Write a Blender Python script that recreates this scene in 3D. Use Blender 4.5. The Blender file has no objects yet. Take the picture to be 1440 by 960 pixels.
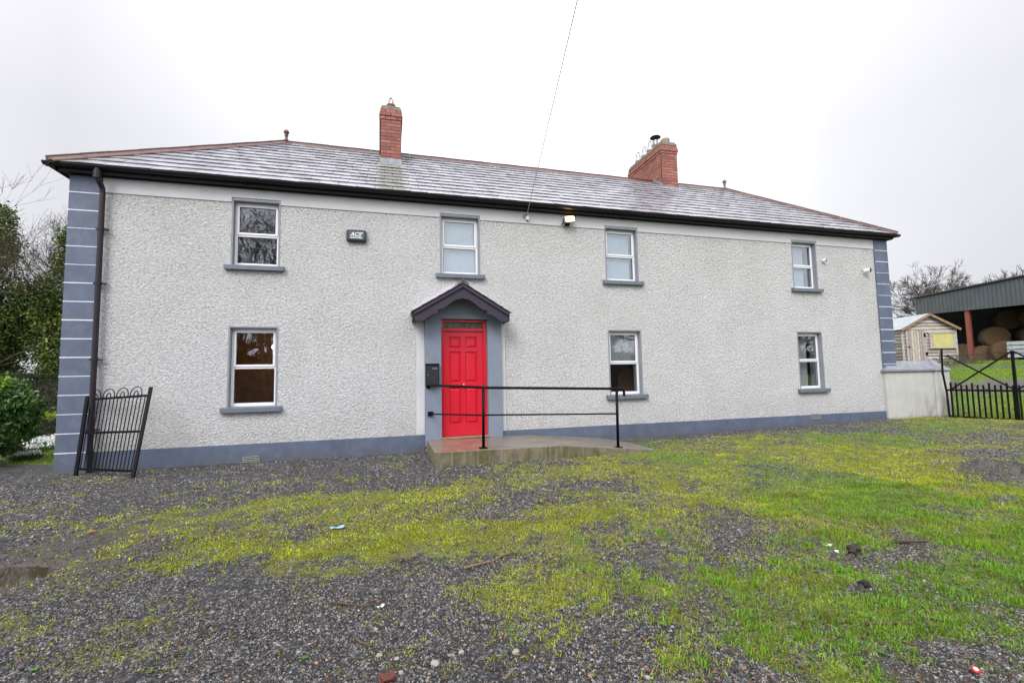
import bpy, bmesh, math, random
import numpy as np
from mathutils import Vector, Matrix
S = bpy.context.scene
rad = math.radians

# ------------------------------------------------------------------ camera
F_PX, YAW, PITCH, ROLL, EYE = 639.82, rad(15.4295), rad(4.2869), rad(-1.0750), 1.25
cy, sy, cp, sp, cr, sr = math.cos(YAW), math.sin(YAW), math.cos(PITCH), math.sin(PITCH), math.cos(ROLL), math.sin(ROLL)
fw = Vector((sy*cp, cy*cp, sp)); rt0 = Vector((cy, -sy, 0)); up0 = rt0.cross(fw)
rt = cr*rt0+sr*up0; up = -sr*rt0+cr*up0
cam = bpy.data.cameras.new('camera'); camo = bpy.data.objects.new('camera', cam)
S.collection.objects.link(camo); S.camera = camo
camo.matrix_world = Matrix(((rt.x, up.x, -fw.x, 0), (rt.y, up.y, -fw.y, 0), (rt.z, up.z, -fw.z, EYE), (0, 0, 0, 1)))
cam.sensor_width = 36; cam.lens = 36*F_PX/1440; cam.clip_start = .05; cam.clip_end = 2000

# ------------------------------------------------------------------ world, sun, exposure
W = bpy.data.worlds.new('World'); S.world = W; W.use_nodes = True
nt = W.node_tree; nt.nodes.clear()
def N(nt, t, **k):
    n = nt.nodes.new(t)
    for a, b in k.items():
        if a in n.inputs.keys() and not hasattr(n, a): n.inputs[a].default_value = b
        else:
            try: setattr(n, a, b)
            except Exception: n.inputs[a].default_value = b
    return n
SUN_EL, SUN_AZ = rad(42), rad(215)           # azimuth clockwise from +y
sky = N(nt, 'ShaderNodeTexSky', sky_type='NISHITA'); sky.sun_disc = False
sky.sun_elevation = SUN_EL; sky.sun_rotation = SUN_AZ; sky.air_density = 1.0; sky.dust_density = 3.0
hs = N(nt, 'ShaderNodeHueSaturation'); hs.inputs['Saturation'].default_value = .25
nt.links.new(sky.outputs[0], hs.inputs['Color'])
tc = N(nt, 'ShaderNodeTexCoord'); sx = N(nt, 'ShaderNodeSeparateXYZ'); nt.links.new(tc.outputs['Generated'], sx.inputs[0])
rp = N(nt, 'ShaderNodeValToRGB'); e = rp.color_ramp.elements      # overcast: duller towards the horizon
e[0].position = 0.0; e[0].color = (.56, .572, .61, 1); e[1].position = 1.0; e[1].color = (1.0, 1.0, 1.03, 1)
m = rp.color_ramp.elements.new(.16); m.color = (.60, .608, .64, 1)
m = rp.color_ramp.elements.new(.40); m.color = (.655, .655, .69, 1)
m = rp.color_ramp.elements.new(.60); m.color = (.84, .84, .87, 1)
dt = N(nt, 'ShaderNodeVectorMath', operation='DOT_PRODUCT'); dt.inputs[1].default_value = (.34, .87, .36); nt.links.new(tc.outputs['Generated'], dt.inputs[0])
d01 = N(nt, 'ShaderNodeMapRange'); d01.inputs[1].default_value = -1; d01.inputs[2].default_value = 1; nt.links.new(dt.outputs['Value'], d01.inputs[0])
rq = N(nt, 'ShaderNodeValToRGB'); e = rq.color_ramp.elements        # thinner cloud overhead-south and a bright patch ahead
e[0].position = 0.0; e[0].color = (.98, .98, .98, 1); e[1].position = 1.0; e[1].color = (.70, .70, .70, 1)
m = rq.color_ramp.elements.new(.45); m.color = (.80, .80, .80, 1)
m = rq.color_ramp.elements.new(.84); m.color = (.415, .415, .42, 1)
m = rq.color_ramp.elements.new(.94); m.color = (.505, .505, .51, 1)
nt.links.new(d01.outputs[0], rq.inputs[0])
nt.links.new(sx.outputs[2], rp.inputs[0])
cn = N(nt, 'ShaderNodeTexNoise'); cn.inputs['Scale'].default_value = 1.6; cn.inputs['Detail'].default_value = 4
nt.links.new(tc.outputs['Generated'], cn.inputs['Vector'])
cr2 = N(nt, 'ShaderNodeMapRange'); cr2.inputs[1].default_value = .3; cr2.inputs[2].default_value = .7; cr2.inputs[3].default_value = 18.6; cr2.inputs[4].default_value = 21.0
nt.links.new(cn.outputs[0], cr2.inputs[0])
vm = N(nt, 'ShaderNodeVectorMath', operation='SCALE'); mq = N(nt, 'ShaderNodeVectorMath', operation='MULTIPLY'); nt.links.new(rp.outputs[0], mq.inputs[0]); nt.links.new(rq.outputs[0], mq.inputs[1]); nt.links.new(mq.outputs[0], vm.inputs[0]); nt.links.new(cr2.outputs[0], vm.inputs['Scale'])
mx = N(nt, 'ShaderNodeMix', data_type='RGBA'); mx.inputs[0].default_value = .93
nt.links.new(hs.outputs[0], mx.inputs[6]); nt.links.new(vm.outputs[0], mx.inputs[7])
bg = N(nt, 'ShaderNodeBackground'); bg.inputs[1].default_value = .10
wo = N(nt, 'ShaderNodeOutputWorld'); nt.links.new(mx.outputs[2], bg.inputs[0]); nt.links.new(bg.outputs[0], wo.inputs[0])
sl = bpy.data.lights.new('sun', 'SUN'); sl.energy = 1.5; sl.angle = rad(28); sl.color = (1, .97, .93)
so = bpy.data.objects.new('sun', sl); S.collection.objects.link(so)
sd = Vector((math.sin(SUN_AZ)*math.cos(SUN_EL), math.cos(SUN_AZ)*math.cos(SUN_EL), math.sin(SUN_EL)))
so.rotation_euler = (-sd).to_track_quat('-Z', 'Y').to_euler(); so.location = sd*60
S.view_settings.view_transform = 'Standard'; S.view_settings.look = 'None'
S.view_settings.exposure = 0.60; S.view_settings.gamma = 1; S.view_settings.use_curve_mapping = False
S.cycles.max_bounces = 8; S.cycles.transparent_max_bounces = 12

# ------------------------------------------------------------------ helpers
C = S.collection
rng = np.random.default_rng(7); random.seed(7)
def srgb(r, g, b): return tuple(((v/255)/12.92 if v/255 <= .04045 else ((v/255+.055)/1.055)**2.4) for v in (r, g, b))

class MB:
    """collects boxes, tubes and polygons and links them as one mesh object"""
    def __init__(s): s.v = []; s.f = []; s.c = []; s.cc = None
    def add(s, vs, fs, col=None):
        b = len(s.v); s.v += [tuple(p) for p in vs]; s.f += [tuple(b+i for i in f) for f in fs]
        s.c += [col or (1, 1, 1)]*len(vs); return s
    def box(s, x0, y0, z0, x1, y1, z1, col=None, M=None):
        vs = [(x0,y0,z0),(x1,y0,z0),(x1,y1,z0),(x0,y1,z0),(x0,y0,z1),(x1,y0,z1),(x1,y1,z1),(x0,y1,z1)]
        if M is not None: vs = [tuple(M@Vector(v)) for v in vs]
        return s.add(vs, [(0,3,2,1),(4,5,6,7),(0,1,5,4),(1,2,6,5),(2,3,7,6),(3,0,4,7)], col)
    def bar(s, a, b, w, h=None, col=None, upv=(0,0,1)):
        a = Vector(a); b = Vector(b); d = (b-a); L = d.length; d.normalize(); h = h or w
        u = Vector(upv)
        if abs(d.dot(u)) > .95: u = Vector((0,1,0))
        r = d.cross(u).normalized(); u = r.cross(d).normalized()
        vs = [a+r*i*w/2+u*j*h/2 for i, j in ((-1,-1),(1,-1),(1,1),(-1,1))]
        vs += [v+d*L for v in vs]
        return s.add(vs, [(0,1,2,3),(7,6,5,4),(0,4,5,1),(1,5,6,2),(2,6,7,3),(3,7,4,0)], col)
    def tube(s, pts, r, n=8, col=None, cap=True):
        P = [Vector(p) for p in pts]; rs = r if isinstance(r, (list, tuple)) else [r]*len(P)
        vs = []; pr = None
        for i, p in enumerate(P):
            t = (P[min(i+1, len(P)-1)]-P[max(i-1, 0)]).normalized()
            if pr is None:
                pr = t.cross(Vector((0,0,1)) if abs(t.z) < .9 else Vector((0,1,0))).normalized()
            pr = (pr-t*pr.dot(t)).normalized(); q = t.cross(pr)
            vs += [p+(pr*math.cos(k*2*math.pi/n)+q*math.sin(k*2*math.pi/n))*rs[i] for k in range(n)]
        fs = [(i*n+k, i*n+(k+1)%n, (i+1)*n+(k+1)%n, (i+1)*n+k) for i in range(len(P)-1) for k in range(n)]
        if cap: fs += [tuple(range(n-1,-1,-1)), tuple((len(P)-1)*n+k for k in range(n))]
        return s.add(vs, fs, col)
    def lathe(s, prof, c=(0,0,0), n=16, col=None):
        vs = [(c[0]+r*math.cos(k*2*math.pi/n), c[1]+r*math.sin(k*2*math.pi/n), c[2]+z) for r, z in prof for k in range(n)]
        fs = [(i*n+k, i*n+(k+1)%n, (i+1)*n+(k+1)%n, (i+1)*n+k) for i in range(len(prof)-1) for k in range(n)]
        fs += [tuple(range(n-1,-1,-1)), tuple((len(prof)-1)*n+k for k in range(n))]
        return s.add(vs, fs, col)
    def prism(s, poly, y0, y1, col=None):       # polygon in x,z extruded along y (front y0)
        n = len(poly)
        vs = [(x, y0, z) for x, z in poly]+[(x, y1, z) for x, z in poly]
        fs = [tuple(range(n)), tuple(range(2*n-1, n-1, -1))]+[(i, n+i, n+(i+1)%n, (i+1)%n) for i in range(n)]
        return s.add(vs, fs, col)
    def build(s, name, mat, parent=None, bevel=0, smooth=False, col=False):
        me = bpy.data.meshes.new(name); me.from_pydata(s.v, [], s.f); me.update()
        bm = bmesh.new(); bm.from_mesh(me); bmesh.ops.recalc_face_normals(bm, faces=bm.faces)
        bm.to_mesh(me); bm.free()
        if col:
            a = me.color_attributes.new('col', 'FLOAT_COLOR', 'POINT')
            arr = np.ones((len(s.v), 4), 'f'); arr[:, :3] = s.c; a.data.foreach_set('color', arr.ravel())
        if smooth: me.shade_smooth()
        return link(name, me, mat, parent, bevel)
def link(name, me, mat, parent=None, bevel=0):
    o = bpy.data.objects.new(name, me); C.objects.link(o)
    if mat: me.materials.append(mat)
    if parent: o.parent = parent
    if bevel:
        b = o.modifiers.new('bevel', 'BEVEL'); b.width = bevel; b.segments = 2; b.limit_method = 'ANGLE'; b.angle_limit = rad(40)
    return o
def thing(name, label, cat, loc=(0,0,0), group=None):
    o = bpy.data.objects.new(name, None); C.objects.link(o); o.location = loc; o.empty_display_size = .1
    return tag(o, label, cat, group)
def tag(o, label, cat, group=None, kind=None):
    if label: o['label'] = label
    if cat: o['category'] = cat
    if group: o['group'] = group
    if kind: o['kind'] = kind
    return o
def npmesh(name, V, Fc, mat, colors=None, parent=None, smooth=False, k=3):
    """V (n,3), Fc (m,k) numpy arrays to a mesh object"""
    me = bpy.data.meshes.new(name); me.vertices.add(len(V)); me.vertices.foreach_set('co', np.ascontiguousarray(V, 'f').ravel())
    me.loops.add(Fc.size); me.loops.foreach_set('vertex_index', np.ascontiguousarray(Fc, 'i').ravel())
    me.polygons.add(len(Fc)); me.polygons.foreach_set('loop_start', np.arange(0, Fc.size, k, dtype='i')); me.polygons.foreach_set('loop_total', np.full(len(Fc), k, 'i'))
    me.update(calc_edges=True)
    if colors is not None:
        a = me.color_attributes.new('col', 'FLOAT_COLOR', 'POINT'); c4 = np.ones((len(V), 4), 'f'); c4[:, :3] = colors; a.data.foreach_set('color', c4.ravel())
    me.polygons.foreach_set('use_smooth', np.full(len(Fc), smooth, bool))
    return link(name, me, mat, parent)

# value noise in numpy
def vnoise(x, y, sc, seed=0):
    x = np.asarray(x)*sc; y = np.asarray(y)*sc
    xi = np.floor(x).astype(np.int64); yi = np.floor(y).astype(np.int64); xf = x-xi; yf = y-yi
    def h(a, b):
        n = (a*374761393+b*668265263+seed*1442695041) & 0xffffffff
        n = ((n ^ (n >> 13))*1274126177) & 0xffffffff
        return ((n ^ (n >> 16)) & 0xffff)/65535.
    u = xf*xf*(3-2*xf); v = yf*yf*(3-2*yf)
    return (h(xi, yi)*(1-u)+h(xi+1, yi)*u)*(1-v)+(h(xi, yi+1)*(1-u)+h(xi+1, yi+1)*u)*v
def fbm(x, y, sc, seed=0, o=4):
    t = 0; a = 1; s = 0
    for i in range(o): t = t+a*vnoise(x, y, sc*2**i, seed+i*17); s += a; a *= .55
    return t/s

# ------------------------------------------------------------------ materials
def mat(name, col, rough=.6, metal=0, var=0, vscale=3, bump=0, bscale=60, bdist=.01, attr=False, spec=.5, dirt=None, extra=None):
    """procedural principled material: colour variation by noise, noise bump, optional dirt colour patches"""
    m = bpy.data.materials.new(name); m.use_nodes = True; t = m.node_tree; t.nodes.clear(); L = t.links.new
    out = N(t, 'ShaderNodeOutputMaterial'); b = N(t, 'ShaderNodeBsdfPrincipled'); L(b.outputs[0], out.inputs[0])
    b.inputs['Roughness'].default_value = rough; b.inputs['Metallic'].default_value = metal; b.inputs['Specular IOR Level'].default_value = spec
    tc = N(t, 'ShaderNodeTexCoord'); cur = None
    rgb = N(t, 'ShaderNodeRGB'); rgb.outputs[0].default_value = (*col, 1); cur = rgb.outputs[0]
    if attr:
        at = N(t, 'ShaderNodeVertexColor'); at.layer_name = 'col'
        mm = N(t, 'ShaderNodeMix', data_type='RGBA', blend_type='MULTIPLY'); mm.inputs[0].default_value = 1
        L(cur, mm.inputs[6]); L(at.outputs[0], mm.inputs[7]); cur = mm.outputs[2]
    if var:
        n = N(t, 'ShaderNodeTexNoise'); n.inputs['Scale'].default_value = vscale; n.inputs['Detail'].default_value = 6; n.inputs['Roughness'].default_value = .65
        L(tc.outputs['Object'], n.inputs['Vector'])
        mr = N(t, 'ShaderNodeMapRange'); mr.inputs[1].default_value = .3; mr.inputs[2].default_value = .7; mr.inputs[3].default_value = 1-var; mr.inputs[4].default_value = 1+var
        L(n.outputs[0], mr.inputs[0])
        v = N(t, 'ShaderNodeVectorMath', operation='SCALE'); L(cur, v.inputs[0]); L(mr.outputs[0], v.inputs['Scale']); cur = v.outputs[0]
    if dirt:
        dc, dscale, lo, hi = dirt
        n = N(t, 'ShaderNodeTexNoise'); n.inputs['Scale'].default_value = dscale; n.inputs['Detail'].default_value = 8; n.inputs['Roughness'].default_value = .7
        L(tc.outputs['Object'], n.inputs['Vector'])
        mr = N(t, 'ShaderNodeMapRange'); mr.inputs[1].default_value = lo; mr.inputs[2].default_value = hi; L(n.outputs[0], mr.inputs[0])
        mm = N(t, 'ShaderNodeMix', data_type='RGBA'); L(mr.outputs[0], mm.inputs[0]); L(cur, mm.inputs[6]); mm.inputs[7].default_value = (*dc, 1); cur = mm.outputs[2]
    if extra: cur = extra(t, L, tc, cur, b)
    L(cur, b.inputs['Base Color'])
    if bump:
        n = N(t, 'ShaderNodeTexNoise'); n.inputs['Scale'].default_value = bscale; n.inputs['Detail'].default_value = 5; L(tc.outputs['Object'], n.inputs['Vector'])
        bp = N(t, 'ShaderNodeBump'); bp.inputs['Strength'].default_value = bump; bp.inputs['Distance'].default_value = bdist
        L(n.outputs[0], bp.inputs['Height']); L(bp.outputs[0], b.inputs['Normal'])
    return m
def noise(t, L, vec, scale, detail=5, rough=.6):
    n = N(t, 'ShaderNodeTexNoise'); n.inputs['Scale'].default_value = scale; n.inputs['Detail'].default_value = detail; n.inputs['Roughness'].default_value = rough
    if vec is not None: L(vec, n.inputs['Vector'])
    return n.outputs[0]
def mrange(t, L, v, a, b, c=0., d=1.):
    n = N(t, 'ShaderNodeMapRange'); L(v, n.inputs[0])
    for i, q in enumerate((a, b, c, d)): n.inputs[i+1].default_value = q
    return n.outputs[0]
def mixc(t, L, f, a, b, mode='MIX'):
    n = N(t, 'ShaderNodeMix', data_type='RGBA', blend_type=mode)
    if isinstance(f, (int, float)): n.inputs[0].default_value = f
    else: L(f, n.inputs[0])
    for i, q in ((6, a), (7, b)):
        if isinstance(q, tuple): n.inputs[i].default_value = (*q, 1)
        else: L(q, n.inputs[i])
    return n.outputs[2]
def mth(t, L, op, a, b=None):
    n = N(t, 'ShaderNodeMath', operation=op)
    for i, q in ((0, a), (1, b)):
        if q is None: continue
        if isinstance(q, (int, float)): n.inputs[i].default_value = q
        else: L(q, n.inputs[i])
    return n.outputs[0]

def roughcast(name):
    """wet-dash render: off-white lumps with grey chippings and painted crevice shade between"""
    m = bpy.data.materials.new(name); m.use_nodes = True; t = m.node_tree; t.nodes.clear(); L = t.links.new
    out = N(t, 'ShaderNodeOutputMaterial'); b = N(t, 'ShaderNodeBsdfPrincipled'); L(b.outputs[0], out.inputs[0]); b.inputs['Roughness'].default_value = .85
    b.inputs['Specular IOR Level'].default_value = .2
    tc = N(t, 'ShaderNodeTexCoord'); P = tc.outputs['Object']
    nd = noise(t, L, P, 30, 3); wv = N(t, 'ShaderNodeVectorMath', operation='MULTIPLY_ADD')
    cn = N(t, 'ShaderNodeTexNoise'); cn.inputs['Scale'].default_value = 22; L(P, cn.inputs['Vector'])
    L(cn.outputs[1], wv.inputs[0]); wv.inputs[1].default_value = (.07, .07, .07); L(P, wv.inputs[2])
    v1 = N(t, 'ShaderNodeTexVoronoi'); v1.inputs['Scale'].default_value = 38; L(wv.outputs[0], v1.inputs['Vector'])
    v2 = N(t, 'ShaderNodeTexVoronoi'); v2.inputs['Scale'].default_value = 85; L(wv.outputs[0], v2.inputs['Vector'])
    fine = noise(t, L, P, 62, 5, .75)
    h = mth(t, L, 'ADD', mth(t, L, 'MULTIPLY', mth(t, L, 'SUBTRACT', 1, v1.outputs['Distance']), 1.0), mth(t, L, 'ADD', mth(t, L, 'MULTIPLY', mth(t, L, 'SUBTRACT', 1, v2.outputs['Distance']), .45), mth(t, L, 'MULTIPLY', fine, 1.1)))
    bp = N(t, 'ShaderNodeBump'); bp.inputs['Strength'].default_value = 1; bp.inputs['Distance'].default_value = .020; L(h, bp.inputs['Height']); L(bp.outputs[0], b.inputs['Normal'])
    base = mixc(t, L, mrange(t, L, noise(t, L, P, 1.1, 5), .35, .65), (.68, .68, .70), (.75, .75, .775))
    sx = N(t, 'ShaderNodeSeparateXYZ'); L(P, sx.inputs[0])
    hi = mth(t, L, 'MULTIPLY', mrange(t, L, sx.outputs[2], 1.2, 4.0), mrange(t, L, noise(t, L, P, 2.3, 6, .7), .3, .7))
    base = mixc(t, L, mth(t, L, 'MULTIPLY', hi, .5), base, (.625, .635, .57))                       # weathered film high on the wall
    grit_shade = mrange(t, L, noise(t, L, P, 25, 8, .9), .52, .35)
    base = mixc(t, L, mth(t, L, 'MULTIPLY', grit_shade, .9), base, (.20, .195, .19))  # dark speckle: grey chippings plus crevice shade painted into the colour
    mpd = N(t, 'ShaderNodeMapping'); mpd.inputs['Scale'].default_value = (2.2, 2.2, .35); L(P, mpd.inputs[0])
    damp = mth(t, L, 'MULTIPLY', mrange(t, L, noise(t, L, mpd.outputs[0], 1.4, 6, .7), .5, .78), mrange(t, L, noise(t, L, P, .45, 3), .4, .65))
    base = mixc(t, L, mth(t, L, 'MULTIPLY', damp, .45), base, (.52, .51, .46))     # faint weather runs
    splash = mth(t, L, 'MULTIPLY', mrange(t, L, sx.outputs[2], .75, .25), mrange(t, L, noise(t, L, P, 7, 6, .8), .42, .7))
    base = mixc(t, L, mth(t, L, 'MULTIPLY', splash, .5), base, (.42, .40, .35))
    L(base, b.inputs['Base Color']); return m
M = {}
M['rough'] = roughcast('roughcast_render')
M['white_render'] = mat('smooth_white_render', (.56, .56, .585), .7, var=.06, vscale=2, bump=.15, bscale=30, dirt=((.42, .41, .38), 3, .58, .85))
M['blue'] = mat('blue_grey_masonry_paint', (.088, .112, .172), .6, var=.14, vscale=2.5, bump=.2, bscale=40, bdist=.004, dirt=((.20, .235, .30), 5, .55, .9))
def chips(t, L, tc, cur, b):
    P = tc.outputs['Object']; c = mixc(t, L, mrange(t, L, noise(t, L, P, 6, 9, .8), .70, .74), cur, (.50, .50, .48))
    sx = N(t, 'ShaderNodeSeparateXYZ'); L(P, sx.inputs[0])
    sp = mth(t, L, 'MULTIPLY', mrange(t, L, sx.outputs[2], .16, -.02), mrange(t, L, noise(t, L, P, 9, 7, .8), .38, .62))
    return mixc(t, L, mth(t, L, 'MULTIPLY', sp, .7), c, (.085, .078, .068))       # mud splashed up from the gravel
M['blue'] = mat('blue_grey_masonry_paint', (.088, .112, .172), .6, var=.16, vscale=2.5, bump=.25, bscale=40, bdist=.004, dirt=((.13, .155, .20), 5, .5, .85), extra=chips)
M['blue2'] = mat('pale_blue_grey_paint', (.185, .225, .295), .6, var=.08, vscale=2.5, bump=.2, bscale=40, bdist=.004, dirt=((.14, .17, .17), 3.5, .55, .8))
M['grey_paint'] = mat('grey_window_surround_paint', (.23, .245, .285), .6, var=.1, vscale=4, bump=.15, bscale=40, bdist=.003)
M['sill'] = mat('grey_sill_paint', (.125, .145, .185), .5, var=.15, vscale=6, bump=.2, bscale=50, bdist=.003)
M['joint'] = mat('white_joint_paint', (.66, .66, .72), .6, var=.15, vscale=20)
M['pvc'] = mat('white_upvc', (.80, .80, .83), .28, var=.02)
M['black_plastic'] = mat('black_gutter_plastic', (.010, .009, .014), .4, spec=.3, var=.2, vscale=8)
M['pipe'] = mat('dark_brown_downpipe_plastic', (.022, .016, .024), .45, spec=.3, var=.2, vscale=6)
M['soffit'] = mat('dark_stained_timber', (.018, .015, .018), .6, spec=.3, var=.3, vscale=9)
M['barge'] = mat('charcoal_purple_painted_timber', (.040, .033, .052), .55, spec=.3, var=.12, vscale=5, bump=.1, bscale=50)
M['terracotta'] = mat('wet_terracotta', (.105, .044, .036), .32, attr=True, var=.25, vscale=9, bump=.3, bscale=60, bdist=.003, dirt=((.20, .14, .12), 11, .55, .85))
M['lead'] = mat('weathered_lead', (.24, .265, .29), .45, metal=.2, var=.25, vscale=12, bump=.3, bscale=40, bdist=.004)
M['mortar'] = mat('mortar', (.15, .115, .105), .9, var=.2, vscale=30)
M['brick'] = mat('red_chimney_brick', (.29, .105, .085), .8, attr=True, var=.18, vscale=25, bump=.5, bscale=120, bdist=.004, dirt=((.40, .30, .26), 7, .6, .9))
M['cap'] = mat('lichened_cement_cap', (.22, .21, .17), .9, var=.35, vscale=25, bump=.6, bscale=50, dirt=((.07, .075, .06), 18, .5, .65))
M['pot'] = mat('buff_chimney_pot', (.33, .22, .16), .8, var=.25, vscale=14)
M['redpot'] = mat('red_chimney_pot', (.36, .12, .09), .7, var=.2, vscale=14)
M['wire'] = mat('galvanised_wire', (.30, .31, .33), .4, metal=.8, var=.1)
M['door'] = mat('glossy_red_door_paint', (.60, .016, .036), .22, var=.05, vscale=5, bump=.04, bscale=25)
M['brass'] = mat('brass', (.55, .38, .14), .3, metal=1, var=.1)
M['black_metal'] = mat('black_painted_steel', (.006, .006, .008), .42, var=.25, vscale=20, bump=.2, bscale=70, bdist=.002, spec=.10)
M['rust_metal'] = mat('dark_rusty_iron', (.010, .0085, .008), .6, spec=.10, var=.3, vscale=25, dirt=((.035, .016, .010), 14, .6, .8))
M['concrete'] = mat('damp_mossy_concrete', (.25, .215, .175), .55, var=.22, vscale=3, bump=.5, bscale=45, bdist=.006, dirt=((.11, .115, .055), 4, .48, .68))
def stain(t, L, tc, cur, b):
    P = tc.outputs['Object']; sx = N(t, 'ShaderNodeSeparateXYZ'); L(P, sx.inputs[0]); mp = N(t, 'ShaderNodeMapping'); mp.inputs['Scale'].default_value = (5, 5, 1.2); L(P, mp.inputs[0])
    f = mth(t, L, 'MULTIPLY', mrange(t, L, noise(t, L, mp.outputs[0], 1.3, 7, .7), .42, .66), mth(t, L, 'MULTIPLY', mrange(t, L, sx.outputs[2], .75, .15), mrange(t, L, sx.outputs[0], .5, 1.2)))
    c = mixc(t, L, mth(t, L, 'MULTIPLY', f, .8), cur, (.17, .13, .09))
    return mixc(t, L, mth(t, L, 'MULTIPLY', mrange(t, L, sx.outputs[2], .12, .0), .8), c, (.10, .11, .05))
M['wallrender'] = mat('stained_cream_render', (.47, .47, .455), .8, var=.10, vscale=2.5, bump=.3, bscale=25, dirt=((.33, .32, .28), 2.2, .55, .80), extra=stain)
M['coping'] = mat('slate_grey_coping', (.21, .225, .26), .5, var=.2, vscale=5, bump=.4, bscale=40, dirt=((.36, .37, .36), 9, .52, .7))
M['shed'] = mat('weathered_silver_timber', (.385, .35, .315), .85, attr=True, var=.3, vscale=14, bump=.5, bscale=40, dirt=((.13, .09, .07), 8, .55, .8))
M['yellow'] = mat('faded_yellow_board', (.47, .43, .17), .6, var=.12, vscale=5, dirt=((.25, .2, .1), 7, .6, .8))
M['barn_sheet'] = mat('grey_green_barn_sheet', (.055, .067, .078), .6, var=.15, vscale=1.5, dirt=((.075, .09, .06), .9, .52, .75))
M['barn_dark'] = mat('dark_barn_sheet', (.05, .055, .06), .7, var=.2, vscale=1)
M['redsteel'] = mat('red_oxide_steel', (.20, .050, .036), .6, var=.2, vscale=6)
M['tin'] = mat('pale_tin_sheet', (.40, .45, .47), .4, metal=.3, var=.15, vscale=3)
M['bale'] = mat('hay_bale', (.125, .078, .042), .95, var=.35, vscale=9, bump=1, bscale=30, bdist=.04)
M['bark'] = mat('grey_brown_bark', (.085, .070, .060), .9, var=.4, vscale=10, bump=.6, bscale=30, bdist=.02)
M['leaf'] = mat('foliage', (1, 1, 1), .6, attr=True, spec=.15)
M['grassblade'] = mat('grass_blades', (1, 1, 1), .7, attr=True, spec=.08)
M['gravelstone'] = mat('wet_gravel_stones', (1, 1, 1), .42, attr=True, var=.3, vscale=160, spec=.3)
M['petal'] = mat('white_petals', (.75, .77, .75), .6, var=.05)
M['room'] = mat('room_plaster', (.55, .50, .42), .9, var=.1)
M['wood_in'] = mat('brown_varnished_wood', (.32, .17, .07), .4, var=.3, vscale=6)
M['blind'] = mat('pale_blue_grey_blind', (.42, .49, .56), .8, var=.03)
M['curtain'] = mat('grey_curtain', (.46, .45, .44), .9, var=.1, vscale=8)
M['white_plastic'] = mat('white_plastic', (.72, .72, .70), .35, var=.05)
M['dark_plastic'] = mat('charcoal_plastic', (.022, .026, .032), .3, var=.1)
M['green_print'] = mat('pale_green_print', (.45, .75, .50), .5, var=.02)
M['white_print'] = mat('white_print', (.75, .80, .82), .5, var=.02)
def glassmat():
    m = bpy.data.materials.new('double_glazing'); m.use_nodes = True; t = m.node_tree; t.nodes.clear(); L = t.links.new
    out = N(t, 'ShaderNodeOutputMaterial'); tr = N(t, 'ShaderNodeBsdfTransparent'); tr.inputs[0].default_value = (.86, .89, .90, 1)
    gl = N(t, 'ShaderNodeBsdfGlossy'); gl.inputs['Roughness'].default_value = .015; gl.inputs[0].default_value = (.92, .95, 1, 1)
    tc = N(t, 'ShaderNodeTexCoord'); bp = N(t, 'ShaderNodeBump'); bp.inputs['Strength'].default_value = .02; bp.inputs['Distance'].default_value = .004
    L(noise(t, L, tc.outputs['Object'], 4, 1), bp.inputs['Height']); L(bp.outputs[0], gl.inputs['Normal'])
    gm = N(t, 'ShaderNodeNewGeometry'); dp_ = N(t, 'ShaderNodeVectorMath', operation='DOT_PRODUCT'); L(gm.outputs['Normal'], dp_.inputs[0]); L(gm.outputs['Incoming'], dp_.inputs[1])
    schl = mth(t, L, 'POWER', mth(t, L, 'SUBTRACT', 1, mth(t, L, 'ABSOLUTE', dp_.outputs['Value'])), 5)
    mx = N(t, 'ShaderNodeMixShader'); L(mth(t, L, 'ADD', mth(t, L, 'MULTIPLY', schl, .86), .135), mx.inputs[0]); L(tr.outputs[0], mx.inputs[1]); L(gl.outputs[0], mx.inputs[2]); L(mx.outputs[0], out.inputs[0])
    return m
M['glass'] = glassmat()
def emit(name, col, s):
    m = bpy.data.materials.new(name); m.use_nodes = True; t = m.node_tree; t.nodes.clear()
    out = N(t, 'ShaderNodeOutputMaterial'); e = N(t, 'ShaderNodeEmission'); e.inputs[0].default_value = (*col, 1); e.inputs[1].default_value = s
    t.links.new(e.outputs[0], out.inputs[0]); return m
M['lamp'] = emit('floodlight_glow', (1, .46, .16), 26)
M['bulb'] = emit('bulb_glow', (1, .66, .34), 105)
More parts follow.
